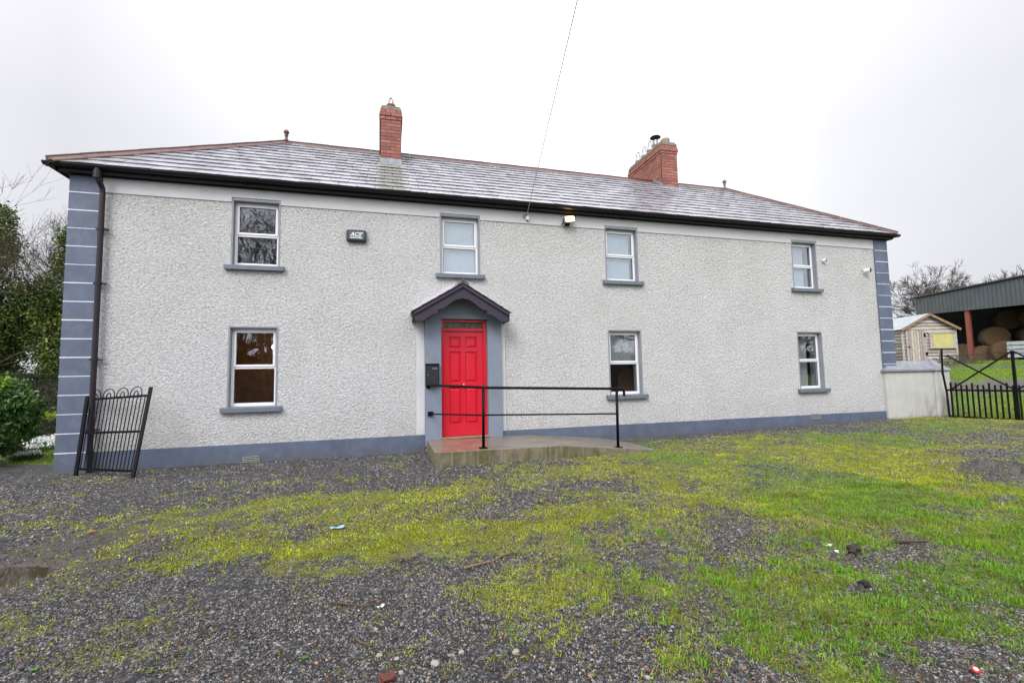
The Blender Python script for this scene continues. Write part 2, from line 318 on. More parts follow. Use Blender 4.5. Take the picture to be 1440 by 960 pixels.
def slatemat():
    m = bpy.data.materials.new('wet_roof_slate'); m.use_nodes = True; t = m.node_tree; t.nodes.clear(); L = t.links.new
    out = N(t, 'ShaderNodeOutputMaterial'); b = N(t, 'ShaderNodeBsdfPrincipled'); L(b.outputs[0], out.inputs[0])
    tc = N(t, 'ShaderNodeTexCoord'); P = tc.outputs['Object']; at = N(t, 'ShaderNodeVertexColor'); at.layer_name = 'col'
    c = mixc(t, L, mrange(t, L, noise(t, L, P, 5, 4, .6), .35, .7), (.35, .35, .378), (.46, .46, .485))
    c = mixc(t, L, 1., c, at.outputs[0], 'MULTIPLY')
    sx = N(t, 'ShaderNodeSeparateXYZ'); L(P, sx.inputs[0])
    def streak(xc, w, ytop, col, amt, c):
        wob = mth(t, L, 'MULTIPLY', mth(t, L, 'SUBTRACT', noise(t, L, P, 3, 4), .5), w*.8)
        dx = mth(t, L, 'ABSOLUTE', mth(t, L, 'ADD', mth(t, L, 'SUBTRACT', sx.outputs[0], xc), wob))
        f = mth(t, L, 'MULTIPLY', mrange(t, L, dx, w, w*.55), mrange(t, L, sx.outputs[1], ytop, ytop-.05))
        f = mth(t, L, 'MULTIPLY', f, mrange(t, L, noise(t, L, P, 9, 5), .3, .55))
        return mixc(t, L, mth(t, L, 'MULTIPLY', f, amt), c, col), f
    c, f1 = streak(.07, .34, 9.9, (.15, .17, .09), .6, c)          # lichen run-off plus the left chimney's reflection, painted into the slate colour
    L(c, b.inputs['Base Color'])
    r = mrange(t, L, noise(t, L, P, 5, 5), .3, .7, .14, .22)
    r = mth(t, L, 'ADD', r, mth(t, L, 'MULTIPLY', mth(t, L, 'ADD', f1, 0.0), .15)); L(r, b.inputs['Roughness'])
    b.inputs['IOR'].default_value = 1.75
    bp = N(t, 'ShaderNodeBump'); bp.inputs['Strength'].default_value = .15; bp.inputs['Distance'].default_value = .004; L(noise(t, L, P, 25, 3), bp.inputs['Height']); L(bp.outputs[0], b.inputs['Normal'])
    return m
M['slate'] = slatemat()

def fanglass():
    m = bpy.data.materials.new('fanlight_painted_reflection'); m.use_nodes = True; t = m.node_tree; t.nodes.clear(); L = t.links.new
    out = N(t, 'ShaderNodeOutputMaterial'); b = N(t, 'ShaderNodeBsdfPrincipled'); L(b.outputs[0], out.inputs[0]); b.inputs['Roughness'].default_value = .12
    tc = N(t, 'ShaderNodeTexCoord'); mp = N(t, 'ShaderNodeMapping'); mp.inputs['Scale'].default_value = (60, 60, 9); L(tc.outputs['Object'], mp.inputs[0])
    n = noise(t, L, mp.outputs[0], 1, 4, .6); c = mixc(t, L, mrange(t, L, n, .4, .62), (.025, .022, .018), (.16, .15, .12)); L(c, b.inputs['Base Color'])  # trees mirrored in the dark pane, painted as vertical colour streaks
    bp = N(t, 'ShaderNodeBump'); bp.inputs['Strength'].default_value = .6; bp.inputs['Distance'].default_value = .01; L(n, bp.inputs['Height']); L(bp.outputs[0], b.inputs['Normal']); return m
M['fanglass'] = fanglass()
GP=[(9.79,7.69,3),(10.54,7.34,5),(11.27,7.01,7),(11.97,6.68,4),(12.67,6.36,6),(9.02,8.05,0),(3.8,7.9,1),(4.51,7.6,4),(5.21,7.3,5),(5.9,7.01,5),(6.56,6.73,4),(7.21,6.46,6),(7.85,6.19,7),(8.48,5.93,7),(9.09,5.67,3),(9.68,5.42,3),(10.27,5.17,3),(1.05,7.36,0),(1.69,7.1,0),(2.52,6.78,3),(3.13,6.53,5),(3.73,6.3,6),(4.32,6.07,7),(4.89,5.84,6),(5.46,5.62,6),(6.01,5.4,7),(6.55,5.18,8),(7.09,4.97,7),(7.61,4.76,7),(8.13,4.56,6),(8.63,4.36,5),(-5.54,8.67,0),(-4.24,8.18,0),(-2.98,7.7,0),(-1.77,7.25,0),(-0.6,6.81,0),(0.15,6.52,0),(1.07,6.17,3),(1.61,5.97,5),(2.15,5.77,5),(2.67,5.58,6),(3.18,5.38,7),(3.69,5.19,7),(4.18,5,6),(4.67,4.82,3),(4.91,4.73,2),(5.15,4.64,5),(5.63,4.46,8),(6.09,4.29,9),(6.55,4.11,8),(7,3.94,6),(7.22,3.86,1),(7.45,3.78,1),(-1.02,6.08,1),(-0.52,5.9,2),(-0.03,5.72,3),(0.46,5.54,4),(0.93,5.37,6),(1.4,5.2,5),(1.87,5.03,2),(2.32,4.87,2),(2.77,4.7,5),(3.22,4.54,6),(3.65,4.38,6),(4.08,4.23,4),(4.51,4.07,7),(4.93,3.92,9),(5.34,3.77,9),(5.75,3.62,8),(6.15,3.48,7),(6.55,3.33,5),(-4.14,6.5,0),(-2.95,6.08,0),(-2.02,5.76,1),(-1.57,5.6,3),(-1.12,5.44,5),(-0.68,5.28,6),(-0.46,5.21,6),(-0.03,5.05,7),(0.4,4.9,6),(0.82,4.75,5),(1.24,4.61,2),(1.65,4.46,3),(2.06,4.32,5),(2.46,4.18,5),(2.85,4.04,4),(3.24,3.9,5),(3.63,3.76,7),(4.01,3.63,9),(4.38,3.5,9),(4.75,3.37,9),(5.12,3.24,9),(5.48,3.11,9),(5.84,2.98,8),(-3.25,5.64,0),(-2.83,5.5,1),(-2.42,5.35,4),(-2,5.21,6),(-1.6,5.07,5),(-1.2,4.93,4),(-0.8,4.79,5),(-0.41,4.66,7),(-0.02,4.53,7),(0.36,4.39,6),(0.74,4.26,3),(1.11,4.14,2),(1.48,4.01,4),(1.84,3.88,5),(2.21,3.76,4),(2.56,3.64,2),(2.91,3.52,2),(3.26,3.4,4),(3.61,3.28,8),(3.95,3.16,8),(4.28,3.04,7),(4.62,2.93,5),(4.78,2.87,2),(4.95,2.81,5),(5.27,2.7,8),(-3.31,5.21,1),(-2.93,5.08,2),(-2.55,4.96,4),(-2.18,4.83,4),(-1.81,4.71,3),(-1.44,4.58,3),(-1.08,4.46,4),(-0.72,4.34,4),(-0.37,4.22,7),(-0.02,4.1,8),(0.33,3.98,8),(0.67,3.87,6),(1.01,3.75,5),(1.34,3.64,5),(1.67,3.53,4),(2,3.42,4),(2.33,3.31,2),(2.65,3.2,1),(2.96,3.09,2),(3.28,2.99,4),(3.59,2.88,7),(3.9,2.78,7),(4.2,2.67,7),(4.51,2.57,8),(4.8,2.47,8),(-2.94,4.64,0),(-2.6,4.53,1),(-2.27,4.42,1),(-1.94,4.31,4),(-1.75,4.25,1),(-1.5,4.17,4),(-1.28,4.09,6),(-0.96,3.99,6),(-0.65,3.88,6),(-0.33,3.78,6),(-0.02,3.67,7),(0.29,3.57,6),(0.6,3.47,5),(0.9,3.37,4),(1.2,3.27,4),(1.5,3.17,3),(1.79,3.07,4),(2.08,2.98,4),(2.37,2.88,2),(2.66,2.79,2),(2.94,2.69,2),(3.23,2.6,3),(3.5,2.51,6),(3.78,2.42,7),(4.05,2.32,7),(4.33,2.23,6),(-2.64,4.18,0),(-2.34,4.09,1),(-2.04,3.99,2),(-1.74,3.89,3),(-1.45,3.79,5),(-1.16,3.7,4),(-0.87,3.61,3),(-0.58,3.51,3),(-0.3,3.42,4),(-0.02,3.33,3),(0.26,3.24,2),(0.54,3.15,2),(0.81,3.06,2),(1.09,2.97,3),(1.36,2.88,3),(1.62,2.79,3),(1.89,2.71,5),(2.15,2.62,5),(2.41,2.54,4),(2.67,2.45,4),(2.93,2.37,2),(3.18,2.29,4),(3.44,2.2,6),(3.69,2.12,6),(3.93,2.04,7),(-2.36,3.74,0),(-2.09,3.66,1),(-1.82,3.57,2),(-1.56,3.49,2),(-1.29,3.4,2),(-1.03,3.32,2),(-0.78,3.24,2),(-0.52,3.15,1),(-0.27,3.07,1),(-0.01,2.99,1),(0.24,2.91,1),(0.48,2.83,2),(0.73,2.75,4),(0.98,2.67,6),(1.22,2.6,6),(1.46,2.52,7),(1.7,2.44,6),(1.94,2.37,6),(2.17,2.29,5),(2.4,2.22,6),(2.64,2.14,7),(2.87,2.07,6),(3.1,1.99,7),(3.32,1.92,7),(3.55,1.85,7),(-2.13,3.39,0),(-1.89,3.31,2),(-1.65,3.24,2),(-1.41,3.16,1),(-1.17,3.09,1),(-0.94,3.01,0),(-0.7,2.94,0),(-0.24,2.79,0),(-0.01,2.72,1),(0.21,2.65,1),(0.44,2.58,1),(0.66,2.5,4),(0.89,2.44,6),(1.11,2.37,4),(1.32,2.3,2),(1.54,2.23,3),(1.76,2.16,5),(1.97,2.09,6),(2.19,2.02,8),(2.4,1.96,8),(2.61,1.89,8),(2.82,1.82,8),(3.02,1.76,7),(3.23,1.69,6),(-1.94,3.1,5),(-1.72,3.03,5),(-1.5,2.96,2),(-1.28,2.89,2),(-1.07,2.83,1),(-0.64,2.69,0),(-0.22,2.56,0),(0.2,2.43,0),(0.61,2.3,2),(0.78,2.25,5),(0.88,2.21,5),(1.01,2.17,1),(1.21,2.11,2),(1.35,2.07,5),(1.55,2.01,5),(1.61,1.99,5),(1.81,1.92,6),(2,1.86,7),(2.2,1.8,7),(2.39,1.74,8),(2.58,1.68,7),(2.78,1.62,6),(2.97,1.56,5),(-1.73,2.78,2),(-1.54,2.72,3),(-1.34,2.66,4),(-1.21,2.62,5),(-1.15,2.6,3),(-0.96,2.54,2),(-0.57,2.42,0),(-0.2,2.31,0),(-0.07,2.27,1),(0.18,2.19,0),(0.73,2.02,1),(0.97,1.94,1),(1.09,1.91,2),(1.21,1.87,6),(1.33,1.83,4),(1.45,1.8,3),(1.63,1.74,5),(1.8,1.69,6),(1.98,1.63,6),(2.15,1.58,6),(2.33,1.52,3),(2.5,1.47,2),(2.67,1.42,3),(-1.57,2.52,1),(-1.22,2.42,1),(-0.87,2.31,0),(-0.18,2.1,0),(0.49,1.89,0),(0.99,1.74,1),(1.13,1.7,3),(1.32,1.64,1),(1.48,1.59,1),(1.64,1.54,3),(1.8,1.49,6),(1.96,1.44,6),(2.12,1.4,3),(2.28,1.35,3),(2.43,1.3,4)]
# ------------------------------------------------------------------ ground: one sheet to the horizon
# GP: grass cover (0-9) surveyed at world points x, y of the yard
GPa = np.array(GP, float)
def raw_cover(x, y):
    out = np.empty(len(x)); P = GPa
    for i in range(0, len(x), 4000):
        dx = x[i:i+4000, None]-P[None, :, 0]; dy = y[i:i+4000, None]-P[None, :, 1]
        w = 1/(dx*dx+dy*dy+2e-4*P[None, :, 1]**2)**2.2
        out[i:i+4000] = (w*P[None, :, 2]).sum(1)/w.sum(1)
    return out/9
GX = np.arange(-7, 14.01, .06); GY = np.arange(.6, 9.0, .05)
gxx, gyy = np.meshgrid(GX, GY); RAW = raw_cover(gxx.ravel(), gyy.ravel()).reshape(gxx.shape)
def sdist(x, y): return .87*x+.49*y
def cover(x, y):
    """share of grass at a ground point"""
    x = np.asarray(x, float); y = np.asarray(y, float)
    fx = np.clip((x-GX[0])/.06, 0, len(GX)-1.001); fy = np.clip((y-GY[0])/.05, 0, len(GY)-1.001)
    i = fx.astype(int); j = fy.astype(int); a = fx-i; b = fy-j
    r = (RAW[j, i]*(1-a)+RAW[j, i+1]*a)*(1-b)+(RAW[j+1, i]*(1-a)+RAW[j+1, i+1]*a)*b
    s = sdist(x, y)
    field = np.where((s > 24.0) & (s < 26.5), .35, .95)-np.where((s > 19.2) & (s < 20.15), .55+.6*vnoise(x, y, .8, 5), 0)
    r = np.where((x > 12.6) & (s > 15.3), field, r)
    gard = (y > 8.9+.35*vnoise(x, y, 1.5, 3)-.45*(x+5)) & (x < -4.6)
    r = np.where((x < -4.6), np.where(gard, .9, np.where(y > 8.1, .05, r)), r)
    r = np.where((y > 9.2) & (x >= -4.6) & (x <= 12.6), .9, r)
    r = np.where(y < .6, np.where(x > .5, .7, .15), r)
    bare = np.clip((fbm(x, y, 1.9, 97, 3)-.50)*5, 0, .75)*np.clip((x-.8)/1.2, 0, 1)*np.clip((3.4-y)/1, 0, 1)      # scuffed bare earth, near right
    r = r*(1-bare)
    for bx_, by_, br_ in ((7.0, 3.75, .62), (-1.72, 4.17, .2), (5.6, 3.0, .28), (8.3, 4.6, .5), (3.0, 2.35, .16), (2.62, 2.06, .1)):
        r = r*(1-.95*np.exp(-(((x-bx_)/br_)**2+((y-by_)/(br_*.6))**2)**1.5))
    r = np.where((x >= -4.6) & (x < 11.5) & (y > 7.75-.1*vnoise(x, y, 2, 9)) & (y < 9), r*.15, r)
    return r
def grassiness(x, y):
    r = cover(x, y); n = .40*fbm(x, y, 1.7, 11, 4)+.30*fbm(x, y, 4.6, 29, 3)+.30*fbm(x, y, 13, 23, 3)
    return np.clip((r+(n-.5)*2.1-.06)/.85, 0, 1)
PUD = (-2.50, 3.93)
def height(x, y, detail=True):
    x = np.asarray(x, float); y = np.asarray(y, float)
    base = np.interp(x, [-8, -4.6, 0, 3, 6.5, 9, 11.5, 14], [-.04, -.035, -.05, -.03, -.02, .02, .06, .06])*np.clip((y-1)/6, 0, 1)
    s = sdist(x, y)
    rise = np.interp(s, [15.5, 19.3, 20.1, 26, 38, 60], [0, .42, .80, 1.28, 1.55, 1.7])
    h = base+np.where(x > 11.9, rise*np.clip((x-11.9)/1.2, 0, 1), 0)
    if detail:
        h = h+(fbm(x, y, .9, 31, 3)-.5)*.05*np.clip((8.1-y)/1.5, .2, 1)+(fbm(x, y, 5, 37, 3)-.5)*.022
        h = h-.05*np.exp(-(((x-PUD[0])/.36)**2+((y-PUD[1])/.20)**2))
        for mx_, my_, mr, mh in ((7.0, 3.75, .42, .15), (-1.72, 4.17, .16, .05), (2.95, 2.36, .10, .05), (2.62, 2.07, .07, .03), (-3.2, 5.75, .22, .03), (-1.1, 4.7, .12, .03), (14.6, 6.1, .4, .2)):
            d2 = ((x-mx_)/mr)**2+((y-my_)/mr)**2
            h = h+mh*np.exp(-d2)*(.6+.8*vnoise(x, y, 14, 41))
        h = np.where((x > 11.8) & (s > 19) & (s < 20.6), h+(fbm(x, y, 1.5, 61, 3)-.5)*.28, h)
    return h
def lines(a, b, st, far, n):
    core = np.arange(a, b+1e-6, st); g = np.geomspace(st*1.2, far, n)
    return np.concatenate([a-np.cumsum(g)[::-1], core, b+np.cumsum(g)])
xs = lines(-5.5, 14.5, .045, 60, 60); ys = lines(1.0, 9.2, .04, 60, 60)
X, Y = np.meshgrid(xs, ys); Z = height(X, Y)
V = np.stack([X.ravel(), Y.ravel(), Z.ravel()], 1); nx = len(xs); ny = len(ys)
idx = np.arange(nx*ny).reshape(ny, nx)
Fq = np.stack([idx[:-1, :-1].ravel(), idx[:-1, 1:].ravel(), idx[1:, 1:].ravel(), idx[1:, :-1].ravel()], 1)
gr = grassiness(X.ravel(), Y.ravel())
# wet fine mud: tyre track to the left, bare scrapes on the right
mud = np.exp(-((V[:, 0]+2.6-.75*(V[:, 1]-4.0))/1.15)**2)*np.clip((5.6-V[:, 1])/1.2, 0, 1)*np.clip((V[:, 1]-1.9)/.8, 0, 1)
mud = np.maximum(mud, np.clip((fbm(V[:, 0], V[:, 1], 1.9, 97, 3)-.48)*6, 0, 1)*np.clip((V[:, 0]-.9)/1, 0, 1)*np.clip((3.4-V[:, 1])/1, 0, 1))
mud = np.maximum(mud, .8*(fbm(V[:, 0], V[:, 1], .8, 77, 3) > .55)*np.clip((V[:, 0]-1.2)/.8, 0, 1)*(V[:, 1] < 3.6))
for mx_, my_, mr in ((7.0, 3.75, .7), (-1.72, 4.17, .25), (2.95, 2.36, .2), (3.6, 2.1, .45), (2.0, 1.45, .3), (4.6, 2.5, .35), (3.3, 1.6, .55), (2.5, 1.5, .35), (1.6, 1.75, .3), (2.0, 2.3, .25), (2.9, 2.2, .4), (1.2, 2.6, .3), (14.6, 6.1, .6)):
    mud = np.maximum(mud, np.exp(-(((V[:, 0]-mx_)/mr)**2+((V[:, 1]-my_)/mr)**2)))
mud = np.where((V[:, 0] > 12) & (sdist(V[:, 0], V[:, 1]) > 19.0) & (sdist(V[:, 0], V[:, 1]) < 20.3), 1.2, mud)
mud = np.clip(mud*(.5+fbm(V[:, 0], V[:, 1], 4, 5, 3)), 0, 1)
# stony near strip and by the wall: 1 = clean gravel
def groundmat():
    m = bpy.data.materials.new('gravel_and_grass'); m.use_nodes = True; t = m.node_tree; t.nodes.clear(); L = t.links.new
    out = N(t, 'ShaderNodeOutputMaterial'); b = N(t, 'ShaderNodeBsdfPrincipled'); L(b.outputs[0], out.inputs[0])
    P = N(t, 'ShaderNodeTexCoord').outputs['Object']; at = N(t, 'ShaderNodeVertexColor'); at.layer_name = 'col'
    sp = N(t, 'ShaderNodeSeparateColor'); L(at.outputs[0], sp.inputs[0])
    v = N(t, 'ShaderNodeTexVoronoi'); v.inputs['Scale'].default_value = 62; L(P, v.inputs['Vector'])
    v3 = N(t, 'ShaderNodeTexVoronoi'); v3.inputs['Scale'].default_value = 26; L(P, v3.inputs['Vector'])
    sc = N(t, 'ShaderNodeSeparateColor'); L(v.outputs['Color'], sc.inputs[0]); sc3 = N(t, 'ShaderNodeSeparateColor'); L(v3.outputs['Color'], sc3.inputs[0])
    ramp = N(t, 'ShaderNodeValToRGB'); L(mth(t, L, 'ADD', mth(t, L, 'MULTIPLY', sc.outputs[0], .7), mth(t, L, 'MULTIPLY', sc3.outputs[0], .3)), ramp.inputs[0])
    el = ramp.color_ramp.elements; el[0].position = 0.1; el[0].color = (.022, .022, .024, 1); el[1].position = 1; el[1].color = (.36, .36, .37, 1)
    for p, c in ((.45, (.040, .040, .045)), (.7, (.085, .086, .097)), (.88, (.17, .165, .17))): ramp.color_ramp.elements.new(p).color = (*c, 1)
    c = ramp.outputs[0]
    big = noise(t, L, P, 1.3, 6, .65)
    c = mixc(t, L, mth(t, L, 'MULTIPLY', mrange(t, L, noise(t, L, P, 5, 6, .7), .45, .75), .5), c, (.085, .065, .048))      # brown silt between stones
    mudc = mixc(t, L, mrange(t, L, noise(t, L, P, 6, 8, .75), .35, .7), (.038, .030, .024), (.125, .112, .100))
    mudc = mixc(t, L, mrange(t, L, noise(t, L, P, 90, 4, .7), .5, .75), mudc, (.16, .155, .15))
    mf = mrange(t, L, mth(t, L, 'ADD', sp.outputs[1], mth(t, L, 'MULTIPLY', mth(t, L, 'SUBTRACT', noise(t, L, P, 14, 6, .7), .5), .9)), .35, .65)
    c = mixc(t, L, mf, c, mudc)
    g = mixc(t, L, mrange(t, L, noise(t, L, P, 2.2, 5), .35, .65), (.20, .235, .028), (.26, .26, .040))
    g = mixc(t, L, sp.outputs[2], g, (.11, .23, .018))                                                   # greener in the field
    g = mixc(t, L, mrange(t, L, noise(t, L, P, 70, 4, .8), .45, .66), g, (.060, .070, .014))
    gf = mrange(t, L, mth(t, L, 'ADD', sp.outputs[0], mth(t, L, 'MULTIPLY', mth(t, L, 'SUBTRACT', noise(t, L, P, 30, 6, .85), .5), 2.2)), .36, .60)
    gf = mth(t, L, 'MULTIPLY', gf, .84)
    g = mixc(t, L, mth(t, L, 'MULTIPLY', mrange(t, L, noise(t, L, P, 11, 6, .75), .45, .7), .55), g, (.050, .042, .022))      # bare soil and thatch between the tufts
    c = mixc(t, L, gf, c, g); L(c, b.inputs['Base Color'])
    L(mrange(t, L, mth(t, L, 'MULTIPLY', mf, mth(t, L, 'SUBTRACT', 1, gf)), 0, 1, .60, .24), b.inputs['Roughness'])
    h = mth(t, L, 'MULTIPLY', mth(t, L, 'SUBTRACT', 1, v.outputs['Distance']), mrange(t, L, mf, 0, 1, 1, .15))
    h = mth(t, L, 'ADD', h, mth(t, L, 'MULTIPLY', noise(t, L, P, 110, 4, .7), 1.2))
    bp = N(t, 'ShaderNodeBump'); bp.inputs['Strength'].default_value = .9; bp.inputs['Distance'].default_value = .010; L(h, bp.inputs['Height']); L(bp.outputs[0], b.inputs['Normal']); b.inputs['Specular IOR Level'].default_value = .3
    return m
greener = np.clip((V[:, 0]-1.2)/1.5, 0, 1)*np.clip((3.2-V[:, 1])/1.2, 0, 1)
greener = np.maximum(greener, np.clip((V[:, 0]-12.5)/1, 0, 1)*np.clip(fbm(V[:, 0], V[:, 1], .5, 3, 3)*2-.2, 0, 1))
greener = np.maximum(greener, ((fbm(V[:, 0], V[:, 1], .6, 91, 3)-.52)*6).clip(0, .8)*(V[:, 0] > 4)); greener = np.where(V[:, 1] > 8.6, np.maximum(greener, .5), greener)
M['ground'] = groundmat()
g = npmesh('ground', V, Fq, M['ground'], colors=np.stack([gr, mud, greener], 1), smooth=True, k=4); g['kind'] = 'structure'

# puddle
pb = []; n = 40
for k in range(n):
    a = 2*math.pi*k/n; r = 1+.18*math.sin(3*a+1)+.1*math.sin(7*a); pb.append((PUD[0]+.50*r*math.cos(a), PUD[1]+.28*r*math.sin(a)))
hz = float(height(PUD[0], PUD[1]))+.034
me = MB(); me.add([(x, y, hz) for x, y in pb], [tuple(range(n))])
pm = bpy.data.materials.new('puddle_water'); pm.use_nodes = True; t = pm.node_tree; t.nodes.clear(); L = t.links.new
o_ = N(t, 'ShaderNodeOutputMaterial'); b_ = N(t, 'ShaderNodeBsdfPrincipled'); b_.inputs['Base Color'].default_value = (.045, .036, .024, 1); b_.inputs['Roughness'].default_value = .03; L(b_.outputs[0], o_.inputs[0])
o = me.build('puddle_water', pm); o['kind'] = 'structure'

# ---- real stones
def inview(x, y):      # keep to the part of the yard the photograph looks at, with a margin
    return (y > 1.0) & (x > -1.05*y-.5) & (x < 2.2*y+.8)
def scatter(n, y0, y1, pw):
    y = y0+(y1-y0)*rng.random(n)**pw; x = rng.uniform(-.95, 2.1, n)*y
    return x, y
def stones(name, n, y0, y1, s0, s1, pw, label, lightp=.012):
    x, y = scatter(n, y0, y1, pw)
    gs = grassiness(x, y); md = np.exp(-((x+2.6-.75*(y-4.0))/1.0)**2)*((y < 5.4) & (y > 2.3))
    clump = fbm(x, y, 2.1, 51, 3)
    keep = (rng.random(n) > gs*.85) & (rng.random(n) > md*.9) & (y < 8.1) & (rng.random(n) < np.clip((clump-.25)*4, .25, 1))
    keep &= ~((x > .66) & (x < 4.2) & (y > 6.7))
    x, y = x[keep], y[keep]; n = len(x)
    z = height(x, y)+.001
    base = np.array([(1,0,0),(-.5,.85,0),(-.5,-.85,0),(.3,.1,.75),(-.35,.2,.6),(0,-.3,-.5)], float)
    fac = np.array([(0,1,3),(1,4,3),(1,2,4),(2,0,3),(2,3,4),(0,5,1),(1,5,2),(2,5,0)])
    s = rng.uniform(s0, s1, n)*(.75+.8*rng.random(n)**3)
    P = base[None]*(1+rng.uniform(-.3, .3, (n, 6, 3)))
    P = P*s[:, None, None]*np.array([1, .8, .8])*(1+rng.uniform(-.25, .25, (n, 1, 3)))
    a = rng.uniform(0, 6.283, n); b = rng.normal(0, .35, n)
    ca, sa = np.cos(a), np.sin(a); cb, sb = np.cos(b), np.sin(b)
    Pz = P[:, :, 2]*cb[:, None]+P[:, :, 0]*sb[:, None]; Px = P[:, :, 0]*cb[:, None]-P[:, :, 2]*sb[:, None]; Py = P[:, :, 1]
    Vv = np.stack([Px*ca[:, None]-Py*sa[:, None]+x[:, None], Px*sa[:, None]+Py*ca[:, None]+y[:, None], Pz+z[:, None]], 2).reshape(-1, 3)
    Fv = (fac[None]+(np.arange(n)*6)[:, None, None]).reshape(-1, 3)
    g = .026+.27*rng.random(n)**2.5; col = g[:, None]*np.array([1.0, .98, 1.0])
    br = rng.random(n) < .16; col[br] = g[br, None]*np.array([1.5, 1.05, .75])
    li = rng.random(n) < lightp*2.2; col[li] = rng.uniform(.22, .42, (li.sum(), 1))*np.array([1, .97, .9])
    col = np.repeat(col, 6, 0)
    o = npmesh(name, Vv, Fv, M['gravelstone'], colors=col)
    return tag(o, label, 'gravel', kind='stuff')
stones('gravel', 350000, 1.15, 4.4, .0038, .0090, 1.15, 'loose dark grey chippings strewn over the front of the yard')
stones('gravel', 170000, 4.2, 8.15, .007, .013, 1.0, 'grey chippings along the foot of the house wall and around the ramp')

# ---- grass blades
def blades(name, x, y, hgt, wid, col, label, lean=1.1, cat='grass', seg=2):
    n = len(x); z = height(x, y)
    a = rng.uniform(0, 6.283, n); d = rng.uniform(0, 6.283, n); ln = rng.random(n)*lean
    w = wid*(.6+.8*rng.random(n)); h = hgt*(.5+rng.random(n))
    sxv = np.cos(a)*w/2; syv = np.sin(a)*w/2; lx = np.cos(d)*ln*h; ly = np.sin(d)*ln*h
    q = [(x-sxv, y-syv, z-.004), (x+sxv, y+syv, z-.004), (x-sxv*.8+lx*.35, y-syv*.8+ly*.35, z+h*.55), (x+sxv*.8+lx*.35, y+syv*.8+ly*.35, z+h*.55), (x+lx, y+ly, z+h*np.maximum(1-.55*ln, .15))]
    Vv = np.stack([np.stack(p, 1) for p in q], 1).reshape(-1, 3)
    fac = np.array([(0,1,3),(0,3,2),(2,3,4)]); Fv = (fac[None]+(np.arange(n)*5)[:, None, None]).reshape(-1, 3)
    o = npmesh(name, Vv, Fv, M['grassblade'], colors=np.repeat(col, 5, 0))
    return tag(o, label, cat, kind='stuff')
def tufted(n, y0, y1, pw, per, spread):
    x, y = scatter(n, y0, y1, pw); gs = grassiness(x, y); keep = (rng.random(n) < gs) & (y < 8.15); x, y = x[keep], y[keep]
    x = np.repeat(x, per)+rng.normal(0, spread, len(x)*per); y = np.repeat(y, per)+rng.normal(0, spread, len(y)*per)
    k = ~((x > .62) & (x < 4.3) & (y > 6.68)) & (y < 8.15); return x[k], y[k]
def gcol(x, y, n):
    gz = np.clip((x-.7)/1.6, 0, 1)*np.clip((3.4-y)/1.3, 0, 1); gz = np.maximum(gz, ((fbm(x, y, .6, 91, 3)-.50)*6).clip(0, .85)*(x > 3.5))
    gz = np.clip(gz+(vnoise(x, y, 2.2, 8)-.5)*.5, 0, 1)[:, None]
    c = (1-gz)*np.array([.34, .40, .030])+gz*np.array([.175, .31, .030])
    c = c*rng.uniform(.45, 1.35, (n, 1))*(.45+1.05*fbm(x, y, 6, 93, 2))[:, None]; dry = rng.random(n) < np.clip(.45*(fbm(x, y, 2.4, 95, 3)-.30), .05, .5); c[dry] = np.array([.36, .26, .09])*rng.uniform(.6, 1.2, (dry.sum(), 1))
    return c
x, y = tufted(30000, 1.1, 3.9, 1.1, 7, .011)
blades('moss_grass', x, y, .014+.024*np.clip((x-.2)/1.4, 0, 1)*vnoise(x, y, 3, 2), .0032, gcol(x, y, len(x)), 'short yellow-green grass and moss growing through the near gravel', lean=1.5)
x, y = tufted(44000, 3.6, 8.1, 1.0, 5, .016)
blades('moss_grass', x, y, np.full(len(x), .017), .0075, gcol(x, y, len(x)), 'thin yellow-green turf between the near gravel and the house', lean=1.5)
# taller fresh tufts, lower right
x, y = scatter(5200, 1.1, 3.6, 1.0); k = (x > .55+.2*y) & (grassiness(x, y) > .45) & (rng.random(len(x)) < np.clip((vnoise(x, y, 5, 66)-.45)*4, 0, 1)); x, y = x[k], y[k]
x = np.repeat(x, 16)+rng.normal(0, .016, len(x)*16); y = np.repeat(y, 16)+rng.normal(0, .016, len(y)*16)
blades('tall_grass', x, y, np.full(len(x), .040), .0038, np.array([.17, .33, .032])*rng.uniform(.4, 1.4, (len(x), 1)), 'fresh bright green tufts of longer grass in the near right corner', lean=.9)
# field beyond the gate and the garden on the left
n = 110000; x = rng.uniform(12.8, 27, n); y = rng.uniform(2, 16, n); s = sdist(x, y); k = (s > 15.3) & (rng.random(n) < cover(x, y)*np.clip(1.4-.04*(s-15), .3, 1)); x, y = x[k], y[k]
blades('field_grass', x, y, .035+.03*(vnoise(x, y, 1, 3)), .010, np.array([.13, .25, .018])*rng.uniform(.5, 1.5, (len(x), 1))*(1+.5*vnoise(x, y, .7, 4)[:, None]*np.array([1, .3, .3])), 'green field grass rising behind the iron gate')
n = 26000; y = rng.uniform(8.7, 17, n); x = rng.uniform(-11, -4.7, n); k = cover(x, y) > .5; x, y = x[k], y[k]
blades('lawn_grass', x, y, np.full(len(x), .035), .012, np.array([.15, .26, .022])*rng.uniform(.5, 1.5, (len(x), 1)), 'green lawn beside the left end of the house')
